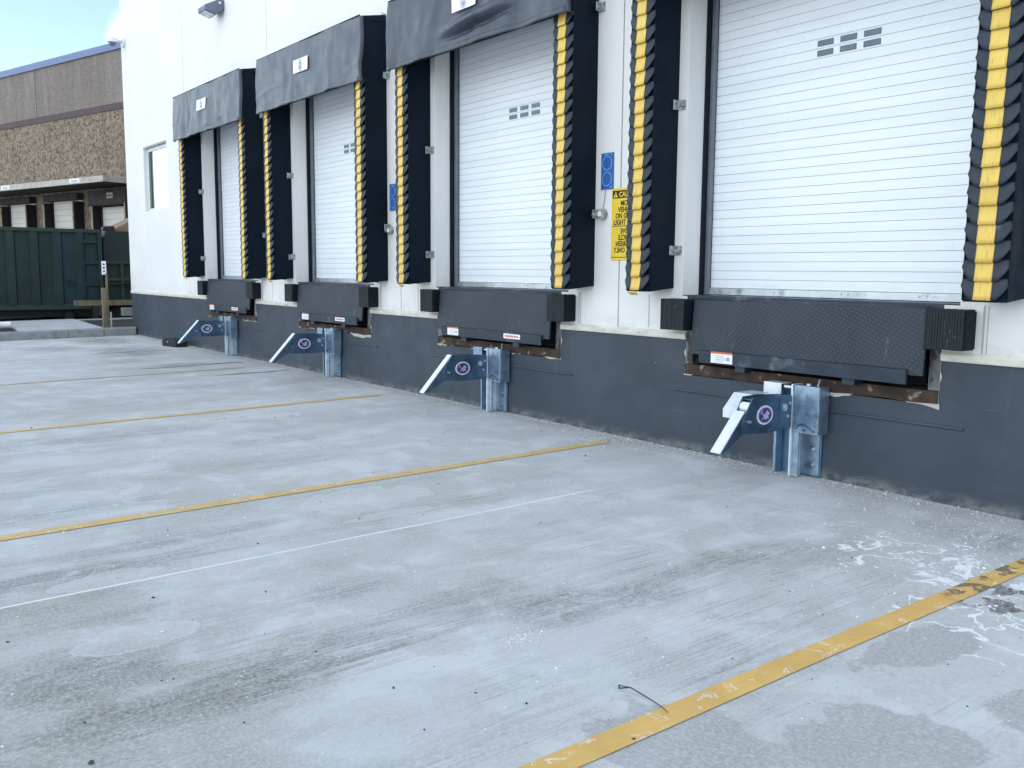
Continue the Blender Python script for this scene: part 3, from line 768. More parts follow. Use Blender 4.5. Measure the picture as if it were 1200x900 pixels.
# ------------------------------------------------------------------ vehicle restraints
def make_restraint(i, c):
    lab = ['nearest galvanised hook restraint, raised pale boxy cover beside its sloping ramp',
           'second nearest galvanised hook restraint, directly below the dock with the buckled head curtain',
           'third nearest galvanised hook restraint, below the third nearest dock leveler',
           'farthest galvanised hook restraint, its ramp tip just above the black rubber block'][i]
    g0 = gz(c, -.05)
    t = thing('vehicle_restraint', (c + .06, 0, 0), lab, 'dock restraint', 'hook restraints bolted under the docks')
    # local x = 0 is the arm plate; track runs down the wall
    def rail(x0, x1, y0, y1, z0, z1, mat, name, par=t):
        mb = MB(); mb.box(x0, x1, y0, y1, z0, z1); return mb.build(name, mat, par, bevel=.003)
    b = g0 + .004
    tr = rail(-.26, .17, -.014, -.001, b, .66, 'galvb', 'track')
    rail(-.25, -.175, -.028, -.0145, b + .01, .65, 'galv', 'left_flange', tr)
    rail(-.185, -.165, -.11, -.029, b, .64, 'galv', 'left_web', tr)
    rail(-.012, .003, -.158, -.0145, b, .705, 'zinc', 'right_web', tr)
    rail(.004, .055, -.135, -.118, b, .69, 'galv', 'front_flange', tr)
    rail(.004, .165, -.030, -.0145, b + .012, .65, 'galv', 'right_flange', tr)
    mb = MB()
    for z in (.10, .22, .34): 
        mb.cyl((.125, -.031, z), (.125, -.045, z), .013, 6); mb.cyl((-.215, -.029, z), (-.215, -.043, z), .012, 6)
    mb.build_each('anchor_bolt', 'bolt', tr)
    # carriage
    mb = MB(); mb.box(.010, .225, -.150, -.138, .345, .700); mb.box(.213, .225, -.137, -.02, .345, .700); mb.box(.010, .212, -.137, -.02, .690, .700)
    ca = mb.build('carriage_cover', 'galv', t, bevel=.004)
    mb = MB(); mb.box(-.270, -.110, -.150, -.138, .40, .700); mb.box(-.27, -.110, -.137, -.02, .690, .700); mb.box(-.270, -.258, -.137, -.02, .40, .690); mb.build('carriage_plate', 'zinc' if i == 0 else 'galv', ca, bevel=.004)
    mb = MB(); mb.cyl((-.10, -.115, .675), (.0, -.115, .675), .014, 10); mb.cyl((-.045, -.10, .50), (-.045, -.10, .68), .010, 8); mb.build_each('spring_rod', 'bolt', ca)
    mb = MB(); mb.cyl((.10, -.10, .70), (.10, -.10, .715), .018, 8); mb.cyl((.17, -.09, .70), (.195, -.10, .755), .006, 8); mb.build_each('release_lever', 'bolt', ca)
    mb = MB(); mb.cyl((.11, -.151, .372), (.11, -.163, .372), .010, 6); mb.cyl((.19, -.151, .372), (.19, -.163, .372), .008, 6)
    # curved stiffener
    mb.prism([(.03, .37), (.08, .42), (.12, .42), (.19, .372), (.19, .365), (.12, .405), (.08, .405), (.03, .365)], 'y', -.156, -.1505)
    mb.build('stiffener', 'galvd', ca)
    # arm side plates
    poly = [(-.160, .622), (-.440, .640), (-.615, .638), (-.70, .505), (-.725, .445), (-.705, .375), (-.45, .362), (-.160, .372)]
    for x in (-.002, -.090):
        mb = MB(); mb.prism(poly, 'x', x - .008, x); arm = mb.build('arm_plate', 'galvd', t, bevel=.003)
        if x > -.05: main = arm
    mb = MB(); mb.box(-.089, -.011, -.60, -.16, .612, .620); mb.box(-.089, -.011, -.60, -.20, .374, .382); mb.build_each('arm_web', 'galvd', t)
    mb = MB(); mb.cyl((-.089, -.615, .560), (-.011, -.615, .560), .040, 18); mb.build('roller', 'roller', t, smooth=False)
    mb = MB(); mb.cyl((-.002, -.255, .540), (.016, -.255, .540), .030, 6); mb.cyl((.016, -.255, .540), (.022, -.255, .540), .016, 12); mb.cyl((-.002, -.19, .565), (.010, -.19, .565), .012, 8)
    mb.cyl((-.002, -.21, .47), (.010, -.21, .47), .012, 8); mb.cyl((-.002, -.655, .465), (.020, -.655, .465), .011, 8); mb.build_each('pivot_bolt', 'bolt', main)
    mb = MB(); mb.box(-.002, .004, -.30, -.165, .385, .61); mb.build('backing_plate', 'galvd', main, bevel=.002)
    # sloping ramp
    mb = MB(); a = Vector((0, -.640, .600)); e = Vector((0, -.950, .262))
    if i > 0: a = Vector((0, -.600, .640))
    d = (e - a).normalized(); nn = Vector((0, -d.z, d.y)); nn = nn if nn.y < 0 else -nn
    if i == 0: a = a + d * .085
    q = [a + nn * .012, e + nn * .012, e - nn * .0, a - nn * .0]
    mb.prism([(v.y, v.z) for v in q], 'x', -.088, .001 if i == 0 else -.01); mb.build('ramp', 'zinc', t, bevel=.002)
    mb = MB(); mb.prism([(a.y, a.z), (e.y, e.z), (-.90, .265), (-.70, .378), (-.62, .5)], 'x', -.016 if i == 0 else -.02, -.009); mb.build('ramp_gusset', 'galvd', t)
    if i == 0:
        mb = MB(); mb.add([(-.100, -.505, .640), (-.262, -.505, .640), (-.262, -.622, .528), (-.100, -.622, .528), (-.100, -.622, .466), (-.262, -.622, .466), (-.262, -.505, .60), (-.262, -.30, .600), (-.262, -.30, .640), (-.100, -.30, .640)],
                          [(0, 1, 2, 3), (3, 2, 5, 4), (1, 6, 5, 2), (0, 9, 8, 1), (1, 8, 7, 6)])
        mb.build('hook_cover', 'zinc', t, solid=.005)
    # round decal: pale rim, purple field, pale rearing shape in the middle
    x = .004; cy, cz = -.475, .500
    mb = MB(); mb.ring((.0005, cy, cz), 'x', 0, .092, .002, seg=36, m=0, sy=.76); mb.ring((.0025, cy, cz), 'x', .0, .082, .001, seg=36, m=1, sy=.76); mb.ring((.0035, cy, cz), 'x', .0, .070, .001, seg=36, m=2, sy=.76)
    sh = [(-.030, -.028), (-.012, -.010), (-.020, .012), (-.004, .004), (.010, .026), (.026, .020), (.034, .004), (.022, -.004), (.030, -.024), (.012, -.020), (.004, -.030), (-.004, -.016)]
    mb.prism([(cy + u * 1.5, cz + w * 1.25) for u, w in sh], 'x', .0046, .0052, m=3)
    sh = [(-.036, .010), (-.026, .034), (-.020, .030), (-.026, .008)]
    mb.prism([(cy + u * 1.5, cz + w * 1.25) for u, w in sh], 'x', .0046, .0052, m=3)
    mb.build('round_decal', ['dwhite', 'dlilac', 'dpurple', 'dlilac'], main)
for i, c in enumerate(DOCKS): make_restraint(i, c)

# ------------------------------------------------------------------ things on the wall
def blue_plate(x, z, label):
    t = thing('instruction_plate', (x, 0, z), label, 'sign', 'blue plates between docks')
    mb = MB(); mb.box(-.082, .082, -.012, -.002, -.165, .165); pl = mb.build('plate', 'signblue', t, bevel=.003)
    mb = MB(); mb.ring((0, -.0125, .072), 'y', .058, .064, .001); mb.ring((0, -.0125, -.072), 'y', .058, .064, .001)
    mb.box(.05, .065, -.0135, -.0125, .14, .152); mb.box(.05, .065, -.0135, -.0125, -.155, -.14); mb.box(-.04, .02, -.0135, -.0125, .145, .152)
    mb.build_each('circle_mark', 'signlight', pl)
    return t
blue_plate(-6.445, 2.445, 'blue plate with two circle outlines, in full view beside the caution sign')
blue_plate(-10.36, 2.43, 'blue plate half hidden between the two middle docks')
def fitting(x, z, label):
    t = thing('conduit_fitting', (x, 0, z), label, 'junction fitting', 'round conduit fittings')
    mb = MB(); mb.cyl((0, -.002, 0), (0, -.055, 0), .050, 18); b_ = mb.build('housing', 'conduit', t, bevel=.003)
    mb = MB(); mb.cyl((0, -.055, 0), (0, -.062, 0), .024, 12); mb.build('cap', 'dwhite', b_)
    mb = MB(); mb.cyl((-.06, -.03, 0), (-.12, -.03, 0), .022, 10); mb.build('pipe_stub', 'conduit', t)
fitting(-6.485, 2.055, 'round grey conduit fitting below the full blue plate')
fitting(-10.40, 2.02, 'small round conduit fitting half hidden under the partly hidden blue plate')
mb = MB(); pts = [(-6.465, -.006, 2.278), (-6.475, -.010, 2.20), (-6.492, -.014, 2.10)]
for a, b in zip(pts, pts[1:]): mb.cyl(a, b, .0035, 6)
tag(mb.build('cable', 'cable'), 'thin grey cable hanging from the blue plate to the round fitting', 'cable')
# caution sign, two stacked panels, the lower one in mirror writing
SX = -6.182; W2 = .195
cs = thing('caution_sign', (SX, 0, 1.955), 'yellow and black caution sign partly hidden behind the pleated pad', 'sign')
mb = MB(); mb.box(-W2, W2, -.008, -.002, -.325, .325); pl = mb.build('plate', 'signyellow', cs, bevel=.002)
mb = MB()
mb.box(-W2 + .012, W2 - .012, -.0095, -.0082, .235, .305)
for z in (-.018, -.300): mb.box(-W2 + .006, W2 - .006, -.0095, -.0082, z, z + .006)
mb.build_each('header_band', 'signblack', pl)
mb = MB()
text_mb(mb, 'CAUTION', .035, .248, .062, -.0102, stretch=.95)
mb.add([(-.172, -.0102, .245), (-.112, -.0102, .245), (-.142, -.0102, .298)], [(0, 1, 2)])
mb.build('header_text', 'signyellow', pl)
mb = MB()
for k, tx in enumerate(['MOVE', 'VEHICLE', 'ON GREEN', 'LIGHT ONLY']):
    st_ = (.29 if k == 3 else .26 if k == 2 else .24 if k == 1 else .155)
    text_mb(mb, tx, 0, .168 - .057 * k, .066, -.0098, stretch=.86)
for k, tx in enumerate(['MOVE', 'VEHICLE', 'ON GREEN', 'LIGHT ONLY']):
    text_mb(mb, tx, 0, -.083 - .057 * k, .066, -.0098, mirror=True, stretch=.80)
mb.box(-.145, -.139, -.0108, -.0104, .258, .282); mb.box(-.145, -.139, -.0108, -.0104, .250, .255)
mb.build('message_text', 'signblack', pl)
# wall pack light
wl = thing('wall_light', (-16.105, 0, 5.86), 'grey wedge shaped wall light high above the far docks', 'light')
mb = MB(); mb.prism([(0, .14), (-.12, .13), (-.33, .02), (-.33, -.06), (-.14, -.115), (0, 0)], 'x', -.175, .175); bd = mb.build('housing', 'lampgrey', wl, bevel=.01)
mb = MB(); mb.add([(-.13, -.315, -.068), (.13, -.315, -.068), (.13, -.165, -.1115), (-.13, -.165, -.1115)], [(0, 1, 2, 3)]); mb.build('lens', 'lens', bd, solid=.006)
mb = MB(); mb.box(.176, .179, -.10, -.06, .07, .10); mb.build('badge', 'dwhite', bd)
mb = MB(); mb.box(-.12, .12, -.04, -.001, .142, .30); mb.build('mounting_box', 'lampgrey', wl, bevel=.006)
# camera
cm = thing('security_camera', (-21.95, 0, 6.40), 'small white dome camera at the upper corner of the white wall', 'camera')
mb = MB(); mb.cyl((0, -.001, 0), (0, -.05, 0), .10, 16); mb.cyl((0, -.05, .03), (0, -.22, .03), .035, 10); mb.build('bracket', 'winframe', cm, bevel=.004)
mb = MB(); mb.cyl((0, -.24, .08), (0, -.24, -.02), .09, 18, .11); mb.build('body', 'winframe', cm, smooth=False)
mb = MB()
mb.grid(lambda u, v: (.085 * math.cos(2 * math.pi * u) * math.cos(v * math.pi / 2), -.24 + .085 * math.sin(2 * math.pi * u) * math.cos(v * math.pi / 2), -.02 - .085 * math.sin(v * math.pi / 2)), 16, 6)
mb.build('dome', 'slot', cm, smooth=True)
# black rubber block
bx, by = -18.35, -.27
t = thing('wheel_chock', (bx, by, gz(bx, by)), 'low black rubber block on the ground by the farthest restraint', 'wheel chock', rz=R(8))
mb = MB(); mb.prism([(-.30, 0), (.30, 0), (.30, .11), (.20, .155), (-.24, .155), (-.30, .10)], 'y', -.12, .12); mb.build('block', 'rubber', t, bevel=.012)
mb = MB(); mb.cyl((-.05, -.121, .09), (-.05, -.126, .09), .02, 10); mb.build('eyelet', 'bolt', t)
# twig on the near line
mb = MB(); pts = [(-2.43, -3.63), (-2.40, -3.60), (-2.30, -3.595), (-2.22, -3.61), (-2.175, -3.635)]
pts = [(x, y, gz(x, y) + .012 + .006 * math.sin(k * 2)) for k, (x, y) in enumerate(pts)]
for k, (a, b) in enumerate(zip(pts, pts[1:])): mb.cyl(a, b, (.0030 - .0004 * k), 6, (.0026 - .0004 * k))
mb.cyl(pts[1], (pts[1][0] - .03, pts[1][1] - .035, pts[1][2] + .008), .002, 5); mb.cyl(pts[0], (pts[0][0] - .02, pts[0][1] + .02, pts[0][2]), .003, 5)
tag(mb.build('twig', 'twig'), 'thin dark twig lying across the near yellow line', 'twig')

# ------------------------------------------------------------------ loose stones
def pebbles(name, mat, pts, label):
    mb = MB()
    for (x, y, r) in pts:
        z = gz(x, y) + (.004 if False else 0) + r * .35; a = random.uniform(0, 6.28)
        sx, sy, sz = r * random.uniform(.7, 1.4), r * random.uniform(.6, 1.2), r * random.uniform(.45, .9)
        vs = []
        for (u, v, w_) in [(1, 0, 0), (-1, 0, 0), (0, 1, 0), (0, -1, 0), (0, 0, 1), (0, 0, -1)]:
            u *= sx * random.uniform(.8, 1.2); v *= sy * random.uniform(.8, 1.2); w_ *= sz
            vs.append((x + u * math.cos(a) - v * math.sin(a), y + u * math.sin(a) + v * math.cos(a), z + w_ + random.uniform(-.1, .1) * r))
        mb.add(vs, [(0, 2, 4), (2, 1, 4), (1, 3, 4), (3, 0, 4), (2, 0, 5), (1, 2, 5), (3, 1, 5), (0, 3, 5)])
    o = mb.build(name, mat); tag(o, label, None, kind='stuff')
P1 = []
for _ in range(9000):
    x = -random.uniform(.5, 15) ** 1.0; y = -.01 - random.expovariate(1 / .07)
    dens = .35 + .65 * (mnoise.noise(Vector((x * .9, 0, 3))) > -.1) 
    if x > -4: dens = 1; y = -.01 - random.expovariate(1 / .16)
    if random.random() < dens: P1.append((x, y, min(.011, .0022 + random.expovariate(1 / .0022))))
for _ in range(1500):
    x = random.gauss(-6.0, .5); y = -.05 - abs(random.gauss(0, .22)); P1.append((x, y, .002 + random.expovariate(1 / .002)))
pebbles('gravel', 'stone', P1, 'fine grey gravel gathered along the foot of the wall')
P2 = []
for _ in range(1500):
    P2.append((random.uniform(-9, -.8), -random.uniform(.1, 6.0), .0018 + random.expovariate(1 / .0014)))
for _ in range(900):
    x = random.gauss(-2.5, .5); y = random.gauss(-1.0, .55)
    if y < -.03: P2.append((x, y, .002 + random.expovariate(1 / .0018)))
for cx_, cy_, s_, k_ in [(-3.05, -3.62, .05, 110), (-2.72, -3.70, .12, 25), (-2.55, -3.35, .1, 20), (-4.2, -3.3, .2, 20), (-3.4, -3.1, .15, 25)]:
    for _ in range(k_): P2.append((random.gauss(cx_, s_ * .6), random.gauss(cy_, s_), .002 + random.expovariate(1 / .0016)))
pebbles('white_grit', 'chip2', P2, 'white grit scattered over the concrete')
P3 = [(random.uniform(-12, -.8), -random.uniform(.1, 6.0), .002 + random.expovariate(1 / .0018)) for _ in range(420)]
P3 += [(-4.27, -4.27, .007), (-3.1, -5.35, .016)]
pebbles('dark_grit', 'grit', P3, 'dark crumbs scattered over the concrete')

# ------------------------------------------------------------------ kerb, walk, bed beyond the corner
def z2(x, y): return gz(x, y)
mb = MB()
for (ya, yb) in [(-9, -6.1), (-6.08, -3.1), (-3.08, -1.45), (-1.44, -.72), (-.71, -.03)]:
    def P_(y, pts): return [(x, y, gz(x, y) + z) for x, z in pts]
    prof = [(-21.80, -.05), (-21.815, .15), (-21.85, .178), (-21.99, .180), (-21.99, -.05)]
    a = P_(ya, prof); b = P_(yb, prof); k = len(prof)
    mb.add(a + b, [tuple(range(k)), tuple(range(2 * k - 1, k - 1, -1))] + [(j, j + k, (j + 1) % k + k, (j + 1) % k) for j in range(k)])
tag(mb.build('kerb', 'kerb', bevel=.008), None, None, kind='structure')
def slab(name, mat, poly, dz, h=.1):
    mb = MB(); k = len(poly)
    vs = [(x, y, gz(x, y) + dz) for x, y in poly] + [(x, y, gz(x, y) + dz - h) for x, y in poly]
    mb.add(vs, [tuple(range(k)), tuple(range(2 * k - 1, k - 1, -1))] + [(j, j + k, (j + 1) % k + k, (j + 1) % k) for j in range(k)])
    o = mb.build(name, mat); tag(o, None, None, kind='structure')
slab('mulch_bed', 'mulch', [(-26.2, -9), (-21.995, -9), (-21.995, -.02), (-22.21, .0), (-22.21, 12), (-26.2, 12)], .150)
slab('walkway', 'walk', [(-26.15, -1.97), (-21.992, -2.34), (-21.992, -.66), (-22.16, -.645), (-24.85, -.468), (-26.15, -.40)], .172)
slab('back_kerb', 'walk', [(-26.35, -9), (-26.16, -9), (-26.16, 12), (-26.35, 12)], .178, .3)
slab('yard', 'asphalt', [(-60, -14), (-26.36, -14), (-26.36, 5), (-60, 5)], .05, .3)
# marker post
mx, my = -22.17, -.60; mz = gz(mx, my) + .16
t = thing('marker_post', (mx, my, mz), 'slim wooden stake with small white marker plate on top, behind the kerb', 'marker post')
mb = MB(); mb.box(-.045, .045, -.045, .045, -.05, .90); mb.build('stake', 'timber', t, bevel=.004)
mb = MB(); mb.box(-.02, .02, .05, .09, -.05, 1.22); mb.build('rod', 'timber', t)
mb = MB(); mb.box(-.01, .004, -.02, .075, 1.19, 1.49); pl = mb.build('marker_plate', 'dwhite', t)
mb = MB(); 
for z in (1.25, 1.325, 1.40): mb.box(.0042, .0062, .002, .045, z, z + .036)
mb.build_each('marking', 'dpurple', pl)
mb = MB(); mb.box(.05, .08, .10, .13, -.05, .36); mb.build('short_stake', 'cable', t)
# white pipe
mb = MB(); mb.cyl((-23.5, -3.6, gz(-23.5, -3.6) + .25), (-23.5, -2.28, gz(-23.5, -2.28) + .235), .075, 16); tag(mb.build('pipe', 'dwhite', bevel=.01), 'short white pipe lying in the dark bed at the left edge', 'pipe')
# low shrub at left edge
t = thing('shrub', (-25.0, -2.75, .15), 'low dark shrub at the left edge beside the walkway', 'shrub')
mb = MB()
for _ in range(900):
    a, b_, r = random.uniform(0, 6.28), random.uniform(0, 1.4), .55 * random.random() ** .4
    p = Vector((r * math.cos(a) * math.cos(b_), r * math.sin(a) * math.cos(b_) * 1.1, r * math.sin(b_) * .65 + .02))
    d = Vector((random.uniform(-1, 1), random.uniform(-1, 1), random.uniform(-.2, 1))).normalized() * .045; e = d.orthogonal().normalized() * .02
    mb.add([p - e, p + d * .5 + e * 0, p + e, p + d], [(0, 1, 2), (0, 3, 2)])
mb.build('foliage', 'leaf', t)
mb = MB()
for _ in range(7): mb.cyl((0, 0, -.05), (random.uniform(-.3, .3), random.uniform(-.3, .3), .22), .012, 5, .004)
mb.build('stem', 'twig', t)

# ------------------------------------------------------------------ green container and compactor
CX, CY1 = -27.9, .80
cz_ = gz(-28, -1) + .05
t = thing('roll_off_container', (CX, CY1, cz_), 'long dark green ribbed steel container with rust streaks and a blue patch', 'container')
mb = MB(); mb.box(-2.4, 0, -7.2, 0, .42, 2.48); body = mb.build('body', 'green', t, bevel=.015)
mb = MB(); y = -7.05
while y < -.3:
    mb.prism([(0.002, y), (.075, y + .045), (.075, y + .235), (.002, y + .28)], 'z', .44, 2.40); y += .575
mb.build('side_ribs', 'green', body)
mb = MB(); mb.box(-.02, .085, -7.2, 0, 2.40, 2.50); mb.box(-.02, .05, -7.2, 0, .30, .44); mb.build('top_rail', 'greenpale', body, bevel=.01)
mb = MB(); mb.box(.003, .10, -.62, -.54, .45, 2.42); mb.box(.003, .10, -.12, -.02, .45, 2.42)
for z in (.95, 1.55, 2.12): mb.box(.005, .085, -.54, -.12, z, z + .06)
mb.build('end_gate', 'green', body, bevel=.006)
mb = MB(); mb.box(-2.2, -.25, -7.0, -.1, .10, .40); mb.build('skid_frame', 'blackm', t)
mb = MB()
for y in (-6.4, -.9): mb.cyl((-2.2, y, .13), (-.12, y, .13), .13, 14)
mb.build_each('wheel', 'blackm', t)
t = thing('waste_compactor', (CX - .1, CY1 + .06, cz_), 'olive green compactor with framed lower half, between ribbed container and white wall corner', 'compactor')
mb = MB(); mb.prism([(0, .35), (2.6, .35), (2.6, 2.47), (.14, 2.47), (0, 2.30)], 'x', -2.1, 0); body = mb.build('body', 'olive', t, bevel=.01)
mb = MB(); mb.box(.002, .10, .05, 2.5, 1.56, 1.64); mb.box(.002, .10, .02, 2.5, .38, .47); mb.box(.002, .08, .02, 2.5, 1.08, 1.16)
for y in (.42, 1.02, 1.62, 2.2): mb.box(.004, .09, y, y + .09, .47, 1.56)
mb.build('frame_rib', 'greenpale', body, bevel=.006)
mb = MB(); mb.box(.10, .16, -.95, 1.0, .98, 1.05); mb.cyl((.13, -.95, 1.05), (.13, -.95, 1.12), .03, 8); mb.build('latch_bar', 'blackm', body)
mb = MB(); mb.box(-1.9, -.1, .2, 2.4, .02, .34); mb.build('base_frame', 'blackm', t)
mb = MB(); mb.prism([(.02, 2.475), (.36, 2.475), (.33, 2.62), (.05, 2.60)], 'x', -.30, -.06); tag(mb.build('bin_lid', 'blackm'), 'small black lid lying on top of the compactor', 'lid')
bpy.data.objects['bin_lid'].location = (CX - .1, CY1 + .06, cz_)
mb = MB(); mb.prism([(.28, 2.476), (2.5, 2.476), (2.4, 3.10), (1.2, 2.98), (.7, 2.72)], 'x', -1.6, -.35); o = mb.build('cardboard_heap', 'card', bevel=.02)
o.location = (CX - .1, CY1 + .06, cz_); tag(o, 'brown cardboard heap on top of the compactor against the wall corner', 'cardboard')
# timber beam
mb = MB(); mb.box(-27.2, -27.05, -.15, 3.6, .50, .64); tag(mb.build('timber_beam', 'timber', bevel=.006), 'pale timber beam lying level in front of the compactor', 'beam')
mb = MB(); mb.box(-27.0, -26.75, 1.0, 3.6, .22, .44); tag(mb.build('concrete_block', 'kerb', bevel=.01), 'low grey concrete block under the timber beam', 'block')
mb = MB()
for y in (.3, 2.9): mb.box(-27.22, -27.04, y, y + .12, .10, .498)
mb.build_each('support_leg', 'blackm', bpy.data.objects['timber_beam'])

# ------------------------------------------------------------------ brown warehouse across the yard
fb = thing('brown_warehouse', (-38.2, 3.6, 0), 'brown aggregate clad warehouse with blue coping and a flat canopy over its docks', 'building', rz=R(15.7))
mb = MB(); bays = [(-.95, 1.12), (-4.62, -2.57), (-8.32, -6.33), (-12.0, -10.0)]
bays = [(a - .2, b + .85) for a, b in [(-.45, 1.10), (-4.15, -2.59), (-7.85, -6.37), (-11.5, -10.1)]]
# lower wall pierced by bays
xs = [-34] + [v for ab in reversed(bays) for v in ab] + [9]
for a, b in zip(xs[0::2], xs[1::2]): mb.box(a, b, 0, .35, -.3, 4.42)
mb.build('pier_wall', 'aggr', fb)
mb = MB(); mb.box(-34, 9, .001, 14, 4.42, 7.37); mb.build('aggregate_wall', 'aggr', fb)
mb = MB(); mb.box(-34, 9, -.03, 14, 7.375, 7.61); mb.build('mauve_band', 'band', fb)
mb = MB()
for a, b in [(-34, -16.12), (-16.08, -5.12), (-5.08, 3.0), (3.04, 9)]: mb.box(a, b, .01, 13.9, 7.615, 9.50)
mb.build('upper_wall', 'aggr2', fb)
mb = MB(); mb.box(-34, 9, -.06, 14, 9.505, 9.76); mb.build('coping', 'cap', fb)
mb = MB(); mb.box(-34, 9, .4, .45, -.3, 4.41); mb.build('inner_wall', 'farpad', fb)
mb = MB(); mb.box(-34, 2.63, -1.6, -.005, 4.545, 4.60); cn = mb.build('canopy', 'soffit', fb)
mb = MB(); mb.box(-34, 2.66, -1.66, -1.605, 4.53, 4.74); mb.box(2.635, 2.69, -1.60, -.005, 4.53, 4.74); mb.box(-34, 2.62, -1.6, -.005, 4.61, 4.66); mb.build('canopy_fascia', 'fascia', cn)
for x in (-4.55, .75):
    mb = MB(); mb.box(x - .35, x + .35, -1.675, -1.662, 4.565, 4.715); s_ = mb.build('number_plate', 'dwhite', cn)
    mb = MB()
    for k in range(5): mb.box(x - .22 + .09 * k, x - .16 + .09 * k, -1.679, -1.676, 4.60, 4.67)
    mb.build('number_mark', 'dgrey', s_)
for k, (a, b) in enumerate([(-.45, 1.10), (-4.15, -2.59), (-7.85, -6.37), (-11.5, -10.1)]):
    top = 3.83 if k == 0 else 4.17
    mb = MB(); mb.box(a, b + .69, .04, .08, .9, top); dr = mb.build('dock_door', 'fardoor', fb)
    mb = MB()
    z = 1.2
    while z < top: mb.box(a + .01, b + .68, .032, .039, z, z + .02); z += .24
    mb.build('panel_line', 'fascia', dr)
    mb = MB(); mb.box(a - .19, a - .002, .02, .27, .9, top); mb.box(b + .692, b + .84, .12, .27, .9, top); mb.build_each('door_frame', 'farjamb', dr)
fl_ = ['old dark dock seal with a square sign on its header, nearest the white wall corner', 'old dark dock seal in the middle of the brown warehouse bays', 'old dark dock seal leftmost of the three on the brown warehouse']
rot = Matrix.Rotation(R(15.7), 4, 'Z')
for k, (a, b) in enumerate([(-.45, 1.10), (-4.15, -2.59), (-7.85, -6.37)]):
    p0 = rot @ Vector((a, 0, 0)) + Vector((-38.2, 3.6, 0)); t = thing('old_dock_seal', p0, fl_[k], 'dock seal', 'old dock seals on the brown warehouse', rz=R(15.7))
    wd = b - a
    mb = MB(); mb.box(-.24, -.10, -.30, -.004, 1.2, 4.10); sp = mb.build('side_pad', 'farpad', t, bevel=.02)
    mb = MB(); mb.box(-.22, -.12, -.325, -.303, 1.2, 4.05); mb.build('pale_strip', 'palestrip', sp)
    mb = MB(); mb.box(wd + .70, wd + .84, -.40, -.004, 1.2, 4.10); mb.build('side_pad', 'farpad', t, bevel=.02)
    mb = MB(); mb.box(wd + .71, wd + .78, -.42, -.402, 1.2, 4.05); mb.build('pale_strip', 'palestrip', t)
    zt = 3.86 if k == 0 else 4.17
    mb = MB(); mb.box(-.24, wd + .84, -.42 if k == 0 else -.30, -.002, zt, 4.43); hd = mb.build('head_pad', 'farhead', t, bevel=.03)
    if k == 0:
        mb = MB(); mb.box(1.15, 1.55, -.435, -.422, 4.10, 4.30); s_ = mb.build('sign_plate', 'fascia', hd)
        mb = MB()
        for q in range(4): mb.box(1.20 + .08 * q, 1.25 + .08 * q, -.439, -.436, 4.15, 4.25)
        mb.build('sign_mark', 'signblack', s_)

# ------------------------------------------------------------------ sky and sun
SUN_EL, SUN_AZ = R(38), R(42)
w = bpy.data.worlds.new('World'); scene.world = w; w.use_nodes = True
nt = w.node_tree; nd = nt.nodes; lk = nt.links
bg = nd['Background']; sky = nd.new('ShaderNodeTexSky'); sky.sky_type = 'NISHITA'; sky.sun_disc = False
sky.sun_elevation = SUN_EL; sky.sun_rotation = SUN_AZ; sky.altitude = 50; sky.air_density = 1.0; sky.dust_density = 1.2; sky.ozone_density = 1.0
tc = nd.new('ShaderNodeTexCoord'); mp = nd.new('ShaderNodeMapping'); mp.inputs['Scale'].default_value = (1, 1, 2.6); mp.inputs['Location'].default_value = (0.3, 0.0, 0.1)
lk.new(tc.outputs['Generated'], mp.inputs[0])
nz = nd.new('ShaderNodeTexNoise'); nz.inputs['Scale'].default_value = 2.4; nz.inputs['Detail'].default_value = 9; nz.inputs['Roughness'].default_value = .55
lk.new(mp.outputs[0], nz.inputs['Vector'])
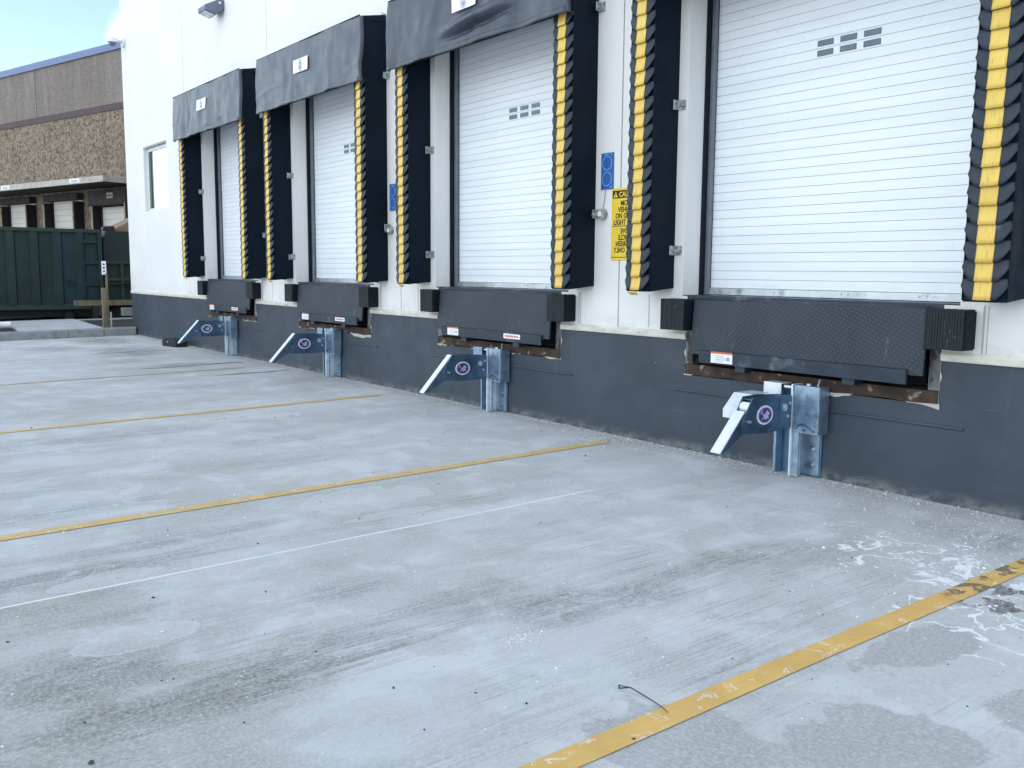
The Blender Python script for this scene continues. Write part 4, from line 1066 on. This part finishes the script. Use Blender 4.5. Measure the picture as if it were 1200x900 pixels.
# more cloud added on the unseen yard side, whitening the skylight, and one cloud low over the brown warehouse
sep = nd.new('ShaderNodeSeparateXYZ'); lk.new(tc.outputs['Generated'], sep.inputs[0])
def wm(op, a, b):
    q = nd.new('ShaderNodeMath'); q.operation = op
    for s, v in ((0, a), (1, b)):
        if isinstance(v, (int, float)): q.inputs[s].default_value = v
        else: lk.new(v, q.inputs[s])
    return q.outputs[0]
def dirblob(d, r0, r1):
    q = nd.new('ShaderNodeVectorMath'); q.operation = 'DISTANCE'; lk.new(tc.outputs['Generated'], q.inputs[0]); q.inputs[1].default_value = d
    m_ = nd.new('ShaderNodeMapRange'); lk.new(q.outputs['Value'], m_.inputs[0])
    for i_, v in zip((1, 2, 3, 4), (r0, r1, 1, 0)): m_.inputs[i_].default_value = v
    return m_.outputs[0]
cov = wm('ADD', nz.outputs['Fac'], wm('MULTIPLY', wm('MULTIPLY', sep.outputs[1], -1), .16))
cov = wm('ADD', cov, wm('MULTIPLY', dirblob((-.935, .262, .205), .010, .050), .22))
cov = wm('ADD', cov, wm('MULTIPLY', dirblob((-.962, .19, .20), .03, .09), -.12))
mr = nd.new('ShaderNodeMapRange'); mr.interpolation_type = 'SMOOTHSTEP'; lk.new(cov, mr.inputs[0])
for i_, v in zip((1, 2, 3, 4), (.50, .66, .0, .92)): mr.inputs[i_].default_value = v
mx_ = nd.new('ShaderNodeMix'); mx_.data_type = 'RGBA'; lk.new(mr.outputs[0], mx_.inputs[0]); lk.new(sky.outputs[0], mx_.inputs[6]); mx_.inputs[7].default_value = (8.5, 9.1, 9.45, 1)
lk.new(mx_.outputs[2], bg.inputs[0]); bg.inputs[1].default_value = .10
sl_ = bpy.data.lights.new('sun', 'SUN'); sl_.energy = 3.2; sl_.angle = R(.5); sl_.color = (1, .95, .87)
so = bpy.data.objects.new('sun', sl_); COL.objects.link(so)
sd = Vector((math.sin(SUN_AZ) * math.cos(SUN_EL), math.cos(SUN_AZ) * math.cos(SUN_EL), math.sin(SUN_EL)))
so.rotation_euler = sd.to_track_quat('Z', 'Y').to_euler()

# ------------------------------------------------------------------ camera
F = Vector((-.78969045, .60148853, -.12083268)); Rt = Vector((.60519961, .7960398, .00735285)); Up = Vector((-.10061028, .06732141, .99264566))
cd = bpy.data.cameras.new('camera'); cam = bpy.data.objects.new('camera', cd); COL.objects.link(cam)
cam.matrix_world = Matrix(((Rt.x, Up.x, -F.x, 0), (Rt.y, Up.y, -F.y, -6.0024357), (Rt.z, Up.z, -F.z, 1.53), (0, 0, 0, 1)))
cd.sensor_width = 36; cd.lens = 36 * 1092.3815 / 1200; cd.clip_end = 3000; cd.clip_start = .05
scene.camera = cam
vs_ = scene.view_settings; vs_.view_transform = 'Standard'; vs_.look = 'None'; vs_.exposure = 1.55; vs_.gamma = 1
scene.cycles.max_bounces = 4; scene.cycles.diffuse_bounces = 3; scene.cycles.glossy_bounces = 2
